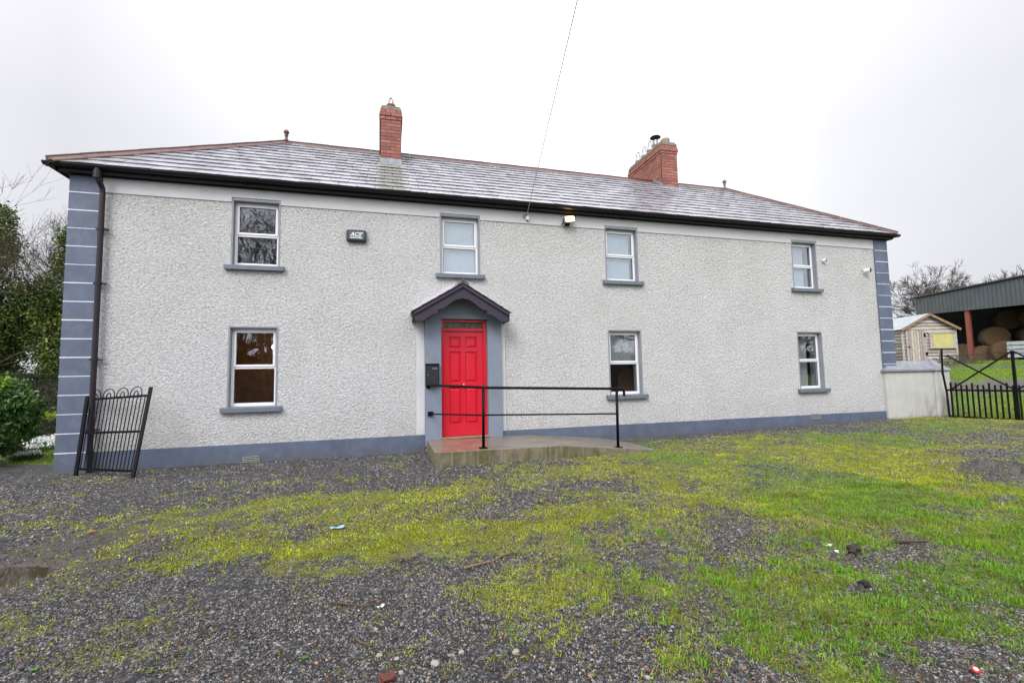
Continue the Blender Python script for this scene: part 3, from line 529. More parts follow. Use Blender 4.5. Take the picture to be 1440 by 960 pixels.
# broad-leaved weeds
x, y = scatter(900, 1.15, 3.4, 1.0); k = (x > .5+.35*y) & (grassiness(x, y) > .2) & (rng.random(len(x)) < .45); x, y = x[k], y[k]
extra = np.array([(-1.25, 3.05), (-1.05, 2.75), (-1.0, 2.45), (-.72, 2.62), (-.35, 2.3), (.6, 2.28), (-.55, 2.15), (-1.5, 2.6), (-2.35, 7.95), (-2.3, 7.98)])
x = np.concatenate([x, extra[:, 0]]); y = np.concatenate([y, extra[:, 1]])
VV = []; FF = []; CC = []
for wx, wy in zip(x, y):
    hz_ = float(height(wx, wy)); nl = random.randint(5, 9); r0 = random.uniform(.008, .018); nl += 3; cc = np.array([.085, .19, .030])*random.uniform(.7, 1.5)
    for i in range(nl):
        a = 6.283*i/nl+random.uniform(-.3, .3); r = r0*random.uniform(.7, 1.2); wv = r*.32; ca, sa = math.cos(a), math.sin(a); b = len(VV)
        for u, v_, zz in ((0, 0, .004), (.5, 1, .009), (.9, .55, .014), (1.1, 0, .012), (.9, -.55, .014), (.5, -1, .009)):
            VV.append((wx+ca*u*r-sa*v_*wv, wy+sa*u*r+ca*v_*wv, hz_+zz)); CC.append(cc)
        FF += [(b, b+1, b+2), (b, b+2, b+3), (b, b+3, b+4), (b, b+4, b+5)]
tag(npmesh('weeds', np.array(VV), np.array(FF), M['leaf'], colors=np.array(CC)), 'small dark green broad-leaved weeds flat among the grass', 'weeds', kind='stuff')

# dead leaf and bark crumbs
x, y = scatter(5200, 1.12, 6.5, 1.3); k = (rng.random(len(x)) < np.clip(.25+1.6*(fbm(x, y, 2.6, 88, 3)-.42), .08, 1)); x, y = x[k], y[k]; n = len(x); z = height(x, y)+.006
a = rng.uniform(0, 6.283, n); L_ = rng.uniform(.006, .022, n); w_ = L_*rng.uniform(.18, .55, n); ca, sa = np.cos(a), np.sin(a)
P4 = [(-1, 0, 0), (0, -1, .3), (1, 0, .1), (0, 1, .25)]
Vv = np.stack([np.stack([x+ca*u*L_-sa*v*w_, y+sa*u*L_+ca*v*w_, z+h*L_*rng.uniform(.3, 1.2, n)], 1) for u, v, h in P4], 1).reshape(-1, 3)
cc = np.where(rng.random((n, 1)) < .55, np.array([[.13, .060, .032]]), np.array([[.24, .16, .09]]))*rng.uniform(.4, 1.5, (n, 1))
tag(npmesh('leaf_litter', Vv, np.arange(n*4).reshape(-1, 4), M['leaf'], colors=np.repeat(cc, 4, 0), k=4), 'brown crumbs of dead leaf and bark strewn over the gravel', 'leaf litter', kind='stuff')
# ------------------------------------------------------------------ farmhouse
XL, XR, YF, YB = -4.60, 11.89, 8.2, 13.1
ZB, ZT = -.25, 4.46
house = thing('farmhouse', 'long white roughcast two-storey farmhouse with blue-grey corner strips and slate roof', 'house', (0, 0, 0))
WIN = [(-2.447, -1.719, 3.119, 4.224, 'u'), (.931, 1.678, 3.119, 4.224, 'u'), (4.246, 4.993, 3.119, 4.224, 'u'), (8.966, 9.689, 3.119, 4.224, 'u'),
       (-2.447, -1.719, .826, 2.128, 'l'), (4.246, 4.993, .826, 2.128, 'l'), (8.966, 9.689, .826, 2.128, 'l')]
DO = (.933, 1.776, .10, 2.285)
ops = [(a, b, c, d) for a, b, c, d, _ in WIN]+[DO]
# wall mesh: front skin cut round the openings, reveals behind it, other three sides
xsv = sorted({XL, XR, *[o[0] for o in ops], *[o[1] for o in ops]}); zsv = sorted({ZB, ZT, *[o[2] for o in ops], *[o[3] for o in ops]})
w = MB()
for i in range(len(xsv)-1):
    for j in range(len(zsv)-1):
        cx, cz = (xsv[i]+xsv[i+1])/2, (zsv[j]+zsv[j+1])/2
        if any(a < cx < b and c < cz < d for a, b, c, d in ops): continue
        w.add([(xsv[i], YF, zsv[j]), (xsv[i+1], YF, zsv[j]), (xsv[i+1], YF, zsv[j+1]), (xsv[i], YF, zsv[j+1])], [(0, 1, 2, 3)])
        w.add([(xsv[i], YF+.35, zsv[j]), (xsv[i+1], YF+.35, zsv[j]), (xsv[i+1], YF+.35, zsv[j+1]), (xsv[i], YF+.35, zsv[j+1])], [(0, 3, 2, 1)])
for a, b, c, d in ops:
    for p in (((a, c), (a, d)), ((b, c), (b, d)), ((a, c), (b, c)), ((a, d), (b, d))):
        (x0, z0), (x1, z1) = p; w.add([(x0, YF, z0), (x1, YF, z1), (x1, YF+.35, z1), (x0, YF+.35, z0)], [(0, 1, 2, 3)])
w.add([(XL, YF, ZB), (XL, YB, ZB), (XL, YB, ZT), (XL, YF, ZT)], [(0, 1, 2, 3)]).add([(XR, YF, ZB), (XR, YB, ZB), (XR, YB, ZT), (XR, YF, ZT)], [(0, 1, 2, 3)]).add([(XL, YB, ZB), (XR, YB, ZB), (XR, YB, ZT), (XL, YB, ZT)], [(0, 1, 2, 3)])
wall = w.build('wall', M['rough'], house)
# inside: floors, ceiling and cross walls
r = MB()
r.box(XL+.3, YF+.36, -.05, XR-.3, YB-.1, .1); r.box(XL+.3, YF+.36, 2.5, XR-.3, YB-.1, 2.75); r.box(XL+.3, YF+.36, 4.44, XR-.3, YB-.1, 4.5)
for xw in (-.6, 2.9, 7.2): r.box(xw, YF+.36, .1, xw+.15, YB-.1, 4.44)
r.box(XL+.3, YB-.5, .1, XR-.3, YB-.4, 4.44); r.box(XL+.2, YF+.36, .1, XL+.3, YB-.4, 4.44); r.box(XR-.3, YF+.36, .1, XR-.2, YB-.4, 4.44)
r.build('inner_rooms', M['room'], house)
# plinth, band, quoins
pl = MB()
for a, b in ((XL-.012, .6465), (2.0375, XR+.012)): pl.box(a, YF-.022, ZB, b, YF-.001, .248)
pl.box(XL-.022, YF-.022, ZB, XL-.013, YB, .248); pl.box(XR+.013, YF-.022, ZB, XR+.022, YB, .248)
pl.build('plinth', M['blue'], house, bevel=.004)
bd = MB(); QL, QR = -4.205, 11.478
segs = [QL]+[v for a, b, c, d, k in WIN if k == 'u' for v in (a-.0, b+.0)]+[QR]
for i in range(0, len(segs), 2): bd.box(segs[i]+.001, YF-.016, 4.165, segs[i+1]-.001, YF-.001, ZT-.052)
for a, b, c, d, k in WIN:
    if k == 'u': bd.box(a-.001, YF-.016, 4.245, b+.001, YF-.001, ZT-.052)
bd.build('eaves_band', M['white_render'], house, bevel=.003)
for a, b, side in ((XL-.016, QL, -1), (QR, XR+.016, 1)):
    q = MB(); q.box(a, YF-.030, .2 if side > 0 else ZB+.05, b, YF-.002, 4.42)
    xo = a if side < 0 else b; q.box(min(xo, xo-side*.02), YF-.0025, ZB+.05, max(xo, xo-side*.02), YF+.45, 4.42)
    strip = q.build('quoin_strip', M['blue'], house, bevel=.004)
    z = .25; k = 0
    while z < 4.3:
        j = MB(); j.box(a-.002 if side < 0 else a, YF-.034, z-.007+.003*math.sin(k*7), b if side < 0 else b+.002, YF-.0302, z+.007+.002*math.sin(k*3)); j.build('painted_joint', M['joint'], strip); z += .2775; k += 1
# windows
def make_window(wd, ht, kind):
    win = bpy.data.objects.new('window', None); C.objects.link(win); win.parent = house; win.empty_display_size = .1
    s = MB(); T = .028; y0, y1 = -.005, .14        # local: origin at lower left corner of the opening on the wall face
    s.box(0, y0, 0, T, y1, ht); s.box(wd-T, y0, 0, wd, y1, ht); s.box(T, y0, ht-T, wd-T, y1, ht)
    s.build('surround', M['grey_paint'], win, bevel=.003)
    f = MB(); a, b = T, wd-T; yo, yi = .095, .15; fw_ = .042
    tr = ht*.49 if kind == 'l' else ht*.48      # transom height
    f.box(a, yo, 0.0, a+fw_, yi, ht-T); f.box(b-fw_, yo, 0.0, b, yi, ht-T); f.box(a+fw_, yo, ht-T-.05, b-fw_, yi, ht-T); f.box(a+fw_, yo, 0, b-fw_, yi, .062)
    f.box(a+fw_, yo, tr-.025, b-fw_, yi, tr+.02)
    f.build('frame', M['pvc'], win, bevel=.004)
    h = MB(); x0, x1, z0, z1 = a+fw_-.012, b-fw_+.012, tr+.008, ht-T-.038; sw = .035     # opening top light stands proud
    h.box(x0, yo-.014, z0, x0+sw, yo+.02, z1); h.box(x1-sw, yo-.014, z0, x1, yo+.02, z1); h.box(x0+sw, yo-.014, z0, x1-sw, yo+.02, z0+sw); h.box(x0+sw, yo-.014, z1-sw, x1-sw, yo+.02, z1)
    h.build('top_light_frame', M['pvc'], win, bevel=.004)
    p = MB(); p.box(x0+sw, yo+.008, z0+sw, x1-sw, yo+.012, z1-sw); p.build('pane', M['glass'], win)
    p = MB(); p.box(a+fw_, yo+.024, .062, b-fw_, yo+.028, tr-.025); p.build('pane', M['glass'], win)
    g_ = MB()
    for (u0, u1, v0, v1, yy) in ((x0+sw, x1-sw, z0+sw, z1-sw, yo+.004), (a+fw_, b-fw_, .062, tr-.025, yo+.018)):
        e = .006; g_.box(u0, yy, v0, u0+e, yy+.004, v1); g_.box(u1-e, yy, v0, u1, yy+.004, v1); g_.box(u0+e, yy, v0, u1-e, yy+.004, v0+e); g_.box(u0+e, yy, v1-e, u1-e, yy+.004, v1)
    g_.build('glazing_gasket', M['black_plastic'], win)
    sl_ = MB(); sl_.add([(-.075, -.075, -.078), (wd+.075, -.075, -.078), (wd+.075, .14, -.078), (-.075, .14, -.078), (-.075, -.075, -.004), (wd+.075, -.075, -.004), (wd+.075, -.006, .008), (-.075, -.006, .008), (0.001, .14, .014), (wd-.001, .14, .014)],
        [(0,3,2,1),(0,1,5,4),(1,2,6,5),(3,0,4,7),(4,5,6,7),(7,6,9,8),(2,3,8,9),(2,9,6),(3,7,8)])
    sl_.build('sill', M['sill'], win, bevel=.004)
    return win
def dup(root, loc, parent=None):
    r_ = root.copy(); C.objects.link(r_); r_.location = loc; r_.parent = parent or root.parent
    for ch in list(root.children):
        c_ = ch.copy(); C.objects.link(c_); c_.parent = r_
        for g2 in ch.children: d_ = g2.copy(); C.objects.link(d_); d_.parent = c_
    return r_
wlab = ['upper window with bare branches mirrored in its panes', 'upper window over the porch with a closed pale blind', 'upper window right of the floodlight with a pale blind', 'upper window at the far right end', 'ground-floor window showing a brown room', 'ground-floor window behind the end of the handrail', 'ground-floor window at the far right end']
protos = {}; wins = []
for i, (a, b, c, d, k) in enumerate(WIN):
    if k not in protos: wo_ = protos[k] = make_window(.735, d-c, k); wo_.location = (a, YF, c)
    else: wo_ = dup(protos[k], (a, YF, c), house)
    wo_.scale.x = (b-a)/.735; wo_['label'] = wlab[i]; wins.append(wo_)
def inwin(i, name, u0, u1, v0, v1, m_, y=.175):
    a, b, c, d, k = WIN[i]; q = MB(); sx_ = (b-a)/.735
    n_ = 14; poly = []
    for t_ in range(n_+1): poly.append((u0+(u1-u0)*t_/n_, y+.008*math.sin(t_*2.1)))
    vs = [(x_, y_, v0) for x_, y_ in poly]+[(x_, y_, v1) for x_, y_ in poly]+[(x_, y_+.012, v0) for x_, y_ in poly]+[(x_, y_+.012, v1) for x_, y_ in poly]
    m1 = n_+1; fs = [(t_, t_+1, m1+t_+1, m1+t_) for t_ in range(n_)]+[(2*m1+t_+1, 2*m1+t_, 3*m1+t_, 3*m1+t_+1) for t_ in range(n_)]
    q.add(vs, fs).build(name, m_, wins[i], smooth=True)
inwin(1, 'roller_blind', .03, .705, .03, 1.08, M['blind']); inwin(2, 'roller_blind', .03, .615, .03, 1.08, M['blind']); inwin(3, 'roller_blind', .03, .50, .03, 1.08, M['blind'])
inwin(6, 'curtain', .24, .50, .03, 1.28, M['curtain'], y=.24)
inwin(5, 'curtain', .03, .70, .66, 1.28, M['curtain'], y=.22)  # curtain added to lighten the dark upper part of this window

# porch surround: proud blue frame round the door, white margins, canopy
ps = MB()
PX0, PX1, PY = .648, 2.036, 8.10
ps.box(PX0, PY, .05, DO[0]+.0, YF-.001, 2.285); ps.box(DO[1], PY, .05, PX1, YF-.001, 2.285)
ps.prism([(PX0, 2.286), (PX1, 2.286), (PX1, 2.36), (1.27, 2.74), (PX0, 2.36)], PY, YF-.001)
ps.build('door_surround', M['blue2'], house, bevel=.005)
for a_, b_x in ((.503, PX0-.0015), (PX1+.0015, 2.118)):
    mg = MB(); mg.box(a_, YF-.024, .249, b_x, YF-.002, 2.36); mg.build('white_margin', M['white_render'], house, bevel=.003)
can = bpy.data.objects.new('porch_canopy', None); C.objects.link(can); can.parent = house
ap = (1.272, 2.868)
outer_l, outer_r = (.432, 2.372), (2.112, 2.372)
def rl(x): # underside line of the roof slab
    return 2.368+(x-.432)*(ap[1]-2.368)/(ap[0]-.432) if x <= ap[0] else 2.368+(2.112-x)*(ap[1]-2.368)/(2.112-ap[0])
roofp = MB()
for sgn in (-1, 1):
    e0 = Vector((ap[0]+sgn*.86, 7.72, 2.36)); a0 = Vector((ap[0], 7.72, ap[1]+.008)); slp = (a0-e0); Ls = slp.length; slp.normalize(); nrm = Vector((-slp.z*-1*sgn*-1, 0, 0))
    nrm = Vector((sgn*slp.z, 0, abs(slp.x))).normalized()
    k = 0; st = .16; s_ = 0
    while s_ < Ls-.01:
        y_ = 7.72+(0 if k % 2 else -.12)
        while y_ < 8.195:
            ya, yb = max(7.72, y_), min(8.195, y_+.24-.004)
            if yb > ya+.01:
                p0 = e0+slp*(s_-.01); p1 = e0+slp*min(s_+st+.02, Ls); t0 = .014+.002*random.random()
                vs = [p0+nrm*t0, p1+nrm*.006]; lo = [p0+nrm*(t0-.006), p1+nrm*0]
                q8 = [(v.x, ya, v.z) for v in (lo[0], lo[1])]+[(v.x, yb, v.z) for v in (lo[1], lo[0])]+[(v.x, ya, v.z) for v in (vs[0], vs[1])]+[(v.x, yb, v.z) for v in (vs[1], vs[0])]
                cc = random.uniform(.75, 1.15); roofp.add(q8, [(0,3,2,1),(4,5,6,7),(0,1,5,4),(1,2,6,5),(2,3,7,6),(3,0,4,7)], (cc, cc, cc))
            y_ += .24
        s_ += st; k += 1
roofp.build('canopy_slates', M['slate'], can, col=True)
trim = MB()    # raised verge strip
trim.prism([(.440, 2.300), (1.272, 2.795), (2.104, 2.300), (2.104, 2.352), (1.272, 2.860), (.440, 2.352)], 7.735, 7.762)
trim.build('verge_board', M['barge'], can, bevel=.003)
bot = [(.455, 2.202), (.605, 2.204), (.664, 2.257), (.754, 2.312), (.838, 2.337), (.840, 2.396), (.935, 2.415), (1.042, 2.50), (1.15, 2.575), (1.272, 2.603), (1.394, 2.575), (1.502, 2.50), (1.609, 2.415), (1.704, 2.396), (1.706, 2.337), (1.79, 2.312), (1.88, 2.257), (1.939, 2.204), (2.089, 2.202)]
bb = MB(); bb.prism(bot+[(2.089, 2.345), (1.272, 2.845), (.455, 2.345)], 7.766, 7.80)
bb.build('bargeboard', M['barge'], can, bevel=.003)
sf = MB()
for sgn in (-1, 1):
    xe = ap[0]+sgn*.825
    sf.add([(xe, 7.80, 2.315), (ap[0], 7.80, 2.80), (ap[0], 8.199, 2.80), (xe, 8.199, 2.315), (xe, 7.80, 2.352), (ap[0], 7.80, 2.845), (ap[0], 8.199, 2.845), (xe, 8.199, 2.352)], [(0,3,2,1),(4,5,6,7),(0,1,5,4),(1,2,6,5),(2,3,7,6),(3,0,4,7)])
    sf.box(min(xe, xe+sgn*.02), 7.80, 2.22, max(xe, xe+sgn*.02), 8.199, 2.352)
sf.build('canopy_soffit', M['soffit'], can)
up_ = MB()
for sgn in (-1, 1):
    xe = ap[0]+sgn*.845; up_.prism([(xe, 2.37), (ap[0]+sgn*.07, 2.84), (ap[0]+sgn*.07, 2.955), (xe, 2.465)], 8.155, 8.199)
up_.build('cement_fillet', mat('pale_cement_fillet', (.50, .48, .53), .7, var=.15, vscale=10), can, bevel=.006)
rt_ = MB()
for k in range(3):
    y0 = 7.71+k*.163; rt_.prism([(ap[0]-.10, 2.826), (ap[0], 2.892+.004*(k % 2)), (ap[0]+.10, 2.826), (ap[0]+.10, 2.846), (ap[0], 2.916+.004*(k % 2)), (ap[0]-.10, 2.846)], y0, y0+.158)
rt_.tube([(ap[0], 7.72, 2.905), (ap[0], 7.715, 2.945)], [.022, .012], 8)
rt_.build('ridge_tile', M['terracotta'], can, bevel=.003, col=True)

# door
door = bpy.data.objects.new('door', None); C.objects.link(door); door.parent = house
fr = MB(); fx0, fx1, fz0, fz1 = DO[0]+.002, DO[1]-.002, .175, 2.28; yd = 8.20
fr.box(fx0, yd, fz0, fx0+.042, yd+.10, fz1); fr.box(fx1-.062, yd, fz0, fx1, yd+.10, fz1); fr.box(fx0+.042, yd, fz1-.045, fx1-.062, yd+.10, fz1); fr.box(fx0+.042, yd, 2.075, fx1-.062, yd+.10, 2.125)
fr.build('frame', M['door'], door, bevel=.004)
lf = MB(); lx0, lx1, lz0, lz1 = fx0+.045, fx1-.065, .185, 2.072; yl = yd+.035; wd = lx1-lx0
stl = .105; mid = (lx0+lx1)/2; rails = [(lz0, lz0+.22), (1.055, 1.145), (1.70, 1.765), (lz1-.10, lz1)]
lf.box(lx0, yl, lz0, lx0+stl, yl+.045, lz1); lf.box(lx1-stl, yl, lz0, lx1, yl+.045, lz1)
for a, b in rails: lf.box(lx0+stl, yl, a, lx1-stl, yl+.045, b)
for i in range(3): lf.box(mid-.042, yl, rails[i][1], mid+.042, yl+.045, rails[i+1][0])
for i in range(3):
    for a, b in ((lx0+stl, mid-.042), (mid+.042, lx1-stl)):
        z0, z1 = rails[i][1], rails[i+1][0]
        lf.box(a, yl+.024, z0, b, yl+.036, z1)
        e = .045; lf.add([(a+.016, yl+.024, z0+.016), (b-.016, yl+.024, z0+.016), (b-.016, yl+.024, z1-.016), (a+.016, yl+.024, z1-.016), (a+e, yl+.002, z0+e), (b-e, yl+.002, z0+e), (b-e, yl+.002, z1-e), (a+e, yl+.002, z1-e)], [(0,1,5,4),(1,2,6,5),(2,3,7,6),(3,0,4,7),(4,5,6,7)])
lf.build('door_leaf', M['door'], door, bevel=.003)
fg = MB(); fg.box(fx0+.042, yd+.05, 2.126, fx1-.062, yd+.054, fz1-.045); fg.build('fanlight_pane', M['fanglass'], door)
k_ = MB(); k_.tube([(mid, yl-.001, 1.10), (mid, yl-.012, 1.10), (mid, yl-.03, 1.10), (mid, yl-.05, 1.10)], [.03, .012, .024, .018], 14); k_.build('door_knob', M['brass'], door, smooth=True)
k_ = MB(); k_.tube([(lx1-.055, yl-.001, 1.56), (lx1-.055, yl-.012, 1.56)], [.018, .016], 12); k_.build('lock', M['brass'], door)
th = MB(); th.box(fx0, 8.08, .17, fx1, 8.2, .186); th.build('threshold', M['pot'], door)

# ---- roof
EY, EX0, EX1, EZ = 8.0, -4.80, 12.04, 4.515; RY = 10.65; SL = .735; RZ = EZ+SL*(RY-EY); BY = 2*RY-EY
apL, apR = EX0+(RY-EY), EX1-(RY-EY)
rf = bpy.data.objects.new('roof', None); C.objects.link(rf); rf.parent = house
dk = MB(); q = .02
dk.add([(EX0, EY, EZ-q), (EX1, EY, EZ-q), (apR, RY, RZ-q), (apL, RY, RZ-q), (EX0, BY, EZ-q), (EX1, BY, EZ-q)], [(0,1,2,3),(1,5,2),(4,0,3),(5,4,3,2),(0,4,5,1)])
dk.build('roof_deck', M['soffit'], rf)
sm = MB(); cosr = 1/math.sqrt(1+SL*SL)
def slope(L_, half, place):
    """slates on one slope; u along the eave, s up the slope (plan distance); half(s) gives u limits"""
    k = 0; s_ = -.03; st = .205
    while s_ < RY-EY-.02:
        s1 = min(s_+st+.04, RY-EY); u = -.2-(.15 if k % 2 else 0)
        while u < L_+.2:
            a, b = u+.002, u+.296; lift = .020+random.uniform(-.002, .003); tl = .009; sk = random.uniform(-.004, .004)
            lo0, hi0 = half(max(s_, 0)); lo1, hi1 = half(s1)
            A0, B0, A1, B1 = max(a, lo0), min(b, hi0), max(a, lo1), min(b, hi1)
            if B0 > A0+.004:
                if B1 < A1: A1 = B1 = min(max((A1+B1)/2, lo1), hi1)
                ss = s_+random.uniform(-.004, .004)
                pts = [place(A0, ss, lift+sk+tl), place(B0, ss, lift-sk+tl), place(B1, s1, .002+tl*.5), place(A1, s1, .002+tl*.5), place(A0, ss, lift+sk), place(B0, ss, lift-sk), place(B1, s1, -.002), place(A1, s1, -.002)]
                c_ = random.uniform(.86, 1.08); ct = (c_, c_*random.uniform(.96, 1.02), c_*random.uniform(.98, 1.08))
                sm.add(pts, [(0,1,2,3),(4,5,1,0),(5,6,2,1),(7,4,0,3)], ct)
            u += .30
        s_ += st; k += 1
LX = EX1-EX0; LY = BY-EY
slope(LX, lambda s: (s, LX-s), lambda u, s, h: (EX0+u, EY+s-h*SL*cosr, EZ+s*SL+h*cosr))
slope(LX, lambda s: (s, LX-s), lambda u, s, h: (EX1-u, BY-s+h*SL*cosr, EZ+s*SL+h*cosr))
slope(LY, lambda s: (s, LY-s), lambda u, s, h: (EX0+s-h*SL*cosr, BY-u, EZ+s*SL+h*cosr))
slope(LY, lambda s: (s, LY-s), lambda u, s, h: (EX1-s+h*SL*cosr, EY+u, EZ+s*SL+h*cosr))
slo = sm.build('slates', M['slate'], rf, col=True)
# ridge and hip tiles: angled terracotta lengths with a rolled top
def ridgeline(p0, p1, n_, drop):
    p0 = Vector(p0); p1 = Vector(p1); d = p1-p0; L_ = d.length; d.normalize(); side = d.cross(Vector((0,0,1))).normalized(); upn = side.cross(d).normalized()
    tl = L_/n_
    for i in range(n_):
        a = p0+d*(i*tl+.004); b = p0+d*((i+1)*tl-.002); o_ = upn*(.012+.003*(i % 2)); cc = random.uniform(.7, 1.25); col = (cc, cc*random.uniform(.9, 1.1), cc)
        prof = [(-.16, -.16*drop), (0, .014), (.16, -.16*drop)]
        vs = []
        for q_ in (a, b):
            for u, v in prof: vs.append(q_+o_+side*u+upn*v)
            for u, v in prof: vs.append(q_+o_+side*u+upn*(v+.018))
        rm.add(vs, [(3,4,10,9),(4,5,11,10),(0,3,9,6),(5,2,8,11),(0,1,4,3),(1,2,5,4),(6,9,10,7),(7,10,11,8),(0,6,7,1),(1,7,8,2)], col)
        rm.tube([a+o_+upn*.026, b+o_+upn*.026], .022, 8, tuple(v*.45 for v in col))
rm = MB()
ridgeline((apL, RY, RZ), (apR, RY, RZ), 26, SL)
for ex, ey, ax in ((EX0, EY, apL), (EX1, EY, apR), (EX0, BY, apL), (EX1, BY, apR)):
    ridgeline((ex, ey, EZ+.015), (ax, RY, RZ+.01), 10, .46)
rm.build('ridge_tiles', M['terracotta'], rf, col=True)
for ax, m_ in ((apL, M['terracotta']), (apR, M['cap'])):
    fi = MB(); fi.lathe([(.055, 0), (.05, .05), (.03, .07), (.028, .13), (.045, .15), (.03, .165), (.035, .18), (.058, .21), (.060, .235), (.04, .265), (.012, .285)], (ax, RY, RZ+.02), 14); fi.build('finial', m_, rf, smooth=True, col=True)
# eaves: soffit, fascia, gutter, downpipe
ev = MB()
ev.box(EX0+.10, EY+.10, 4.412, EX1-.10, YF-.001, 4.427); ev.box(EX0+.10, YF, 4.412, XL-.001, BY-.1, 4.427); ev.box(XR+.001, YF, 4.412, EX1-.10, BY-.1, 4.427)
ev.box(EX0+.07, EY+.065, 4.402, EX1-.07, EY+.09, 4.50); ev.box(EX0+.065, EY+.065, 4.402, EX0+.09, BY-.065, 4.498); ev.box(EX1-.09, EY+.065, 4.402, EX1-.065, BY-.065, 4.498)
ev.box(XL, YF-.045, 4.392, XR, YF-.033, 4.411)
ev.build('fascia_and_soffit', M['soffit'], house)
gu = MB(); n_ = 8; gr_ = .052
def gutter(p0, p1, side):
    p0 = Vector(p0); p1 = Vector(p1); side = Vector(side); prof = [(math.cos(math.pi+math.pi*k/n_)*gr_, math.sin(math.pi+math.pi*k/n_)*gr_) for k in range(n_+1)]
    prof2 = [(u*.90, v*.90) for u, v in prof][::-1]; pr = prof+prof2; m_ = len(pr)
    vs = [p+side*u+Vector((0,0,v)) for p in (p0, p1) for u, v in pr]
    gu.add(vs, [(i, (i+1) % m_, m_+(i+1) % m_, m_+i) for i in range(m_)]+[tuple(range(m_-1, -1, -1)), tuple(range(m_, 2*m_))])
    d = p1-p0; k = 1
    while k*1.9 < d.length:
        c0 = p0+d.normalized()*k*1.9; pr2 = [(u*1.10, v*1.10) for u, v in prof]+[(u*.99, v*.99) for u, v in prof][::-1]
        vs = [c0+d.normalized()*e_+side*u+Vector((0,0,v)) for e_ in (-.03, .03) for u, v in pr2]; gu.add(vs, [(i, (i+1) % m_, m_+(i+1) % m_, m_+i) for i in range(m_)]+[tuple(range(m_-1, -1, -1)), tuple(range(m_, 2*m_))]); k += 1
gutter((EX0-.045, EY+.005, 4.500), (EX1+.045, EY+.005, 4.500), (0, 1, 0)); gutter((EX0+.005, EY-.045, 4.497), (EX0+.005, BY+.04, 4.497), (1, 0, 0)); gutter((EX1-.005, EY-.045, 4.497), (EX1-.005, BY+.04, 4.497), (1, 0, 0))
gu.build('gutter', M['black_plastic'], house, smooth=False)
dp = MB(); px = -4.185
dp.tube([(px, 8.0, 4.46), (px, 8.0, 4.34), (px+.01, 8.02, 4.29), (px+.02, 8.10, 4.20), (px+.02, 8.115, 4.13), (px+.02, 8.115, -.04)], .036, 14)
dp.lathe([(.05, -.05), (.05, .06), (.044, .07)], (px, 8.0, 4.36), 14)
for z in (3.55, 2.72, 1.58, .55):
    dp.lathe([(.043, 0), (.043, .05)], (px+.02, 8.115, z), 14); dp.box(px-.045, 8.11, z+.01, px+.10, 8.168, z+.032)
dp.build('downpipe', M['pipe'], house, smooth=False)
# plinth vents
for vx, vz in ((-2.18, -.055), (9.21, .145)):
    v_ = MB(); v_.box(vx, 8.172, vz, vx+.225, 8.1775, vz+.116); v_.build('vent_recess', M['black_plastic'], house)
    v_ = MB(); v_.box(vx, 8.160, vz, vx+.225, 8.1715, vz+.012)
    for k in range(4): v_.box(vx, 8.158, vz+.020+k*.026, vx+.225, 8.1715, vz+.034+k*.026)
    v_.box(vx-.008, 8.160, vz, vx, 8.177, vz+.10); v_.box(vx+.225, 8.160, vz, vx+.233, 8.177, vz+.10); v_.build('air_vent', mat('grey_vent', (.26, .27, .25), .6, var=.3, vscale=30) if vx < 0 else bpy.data.materials['grey_vent'], house)

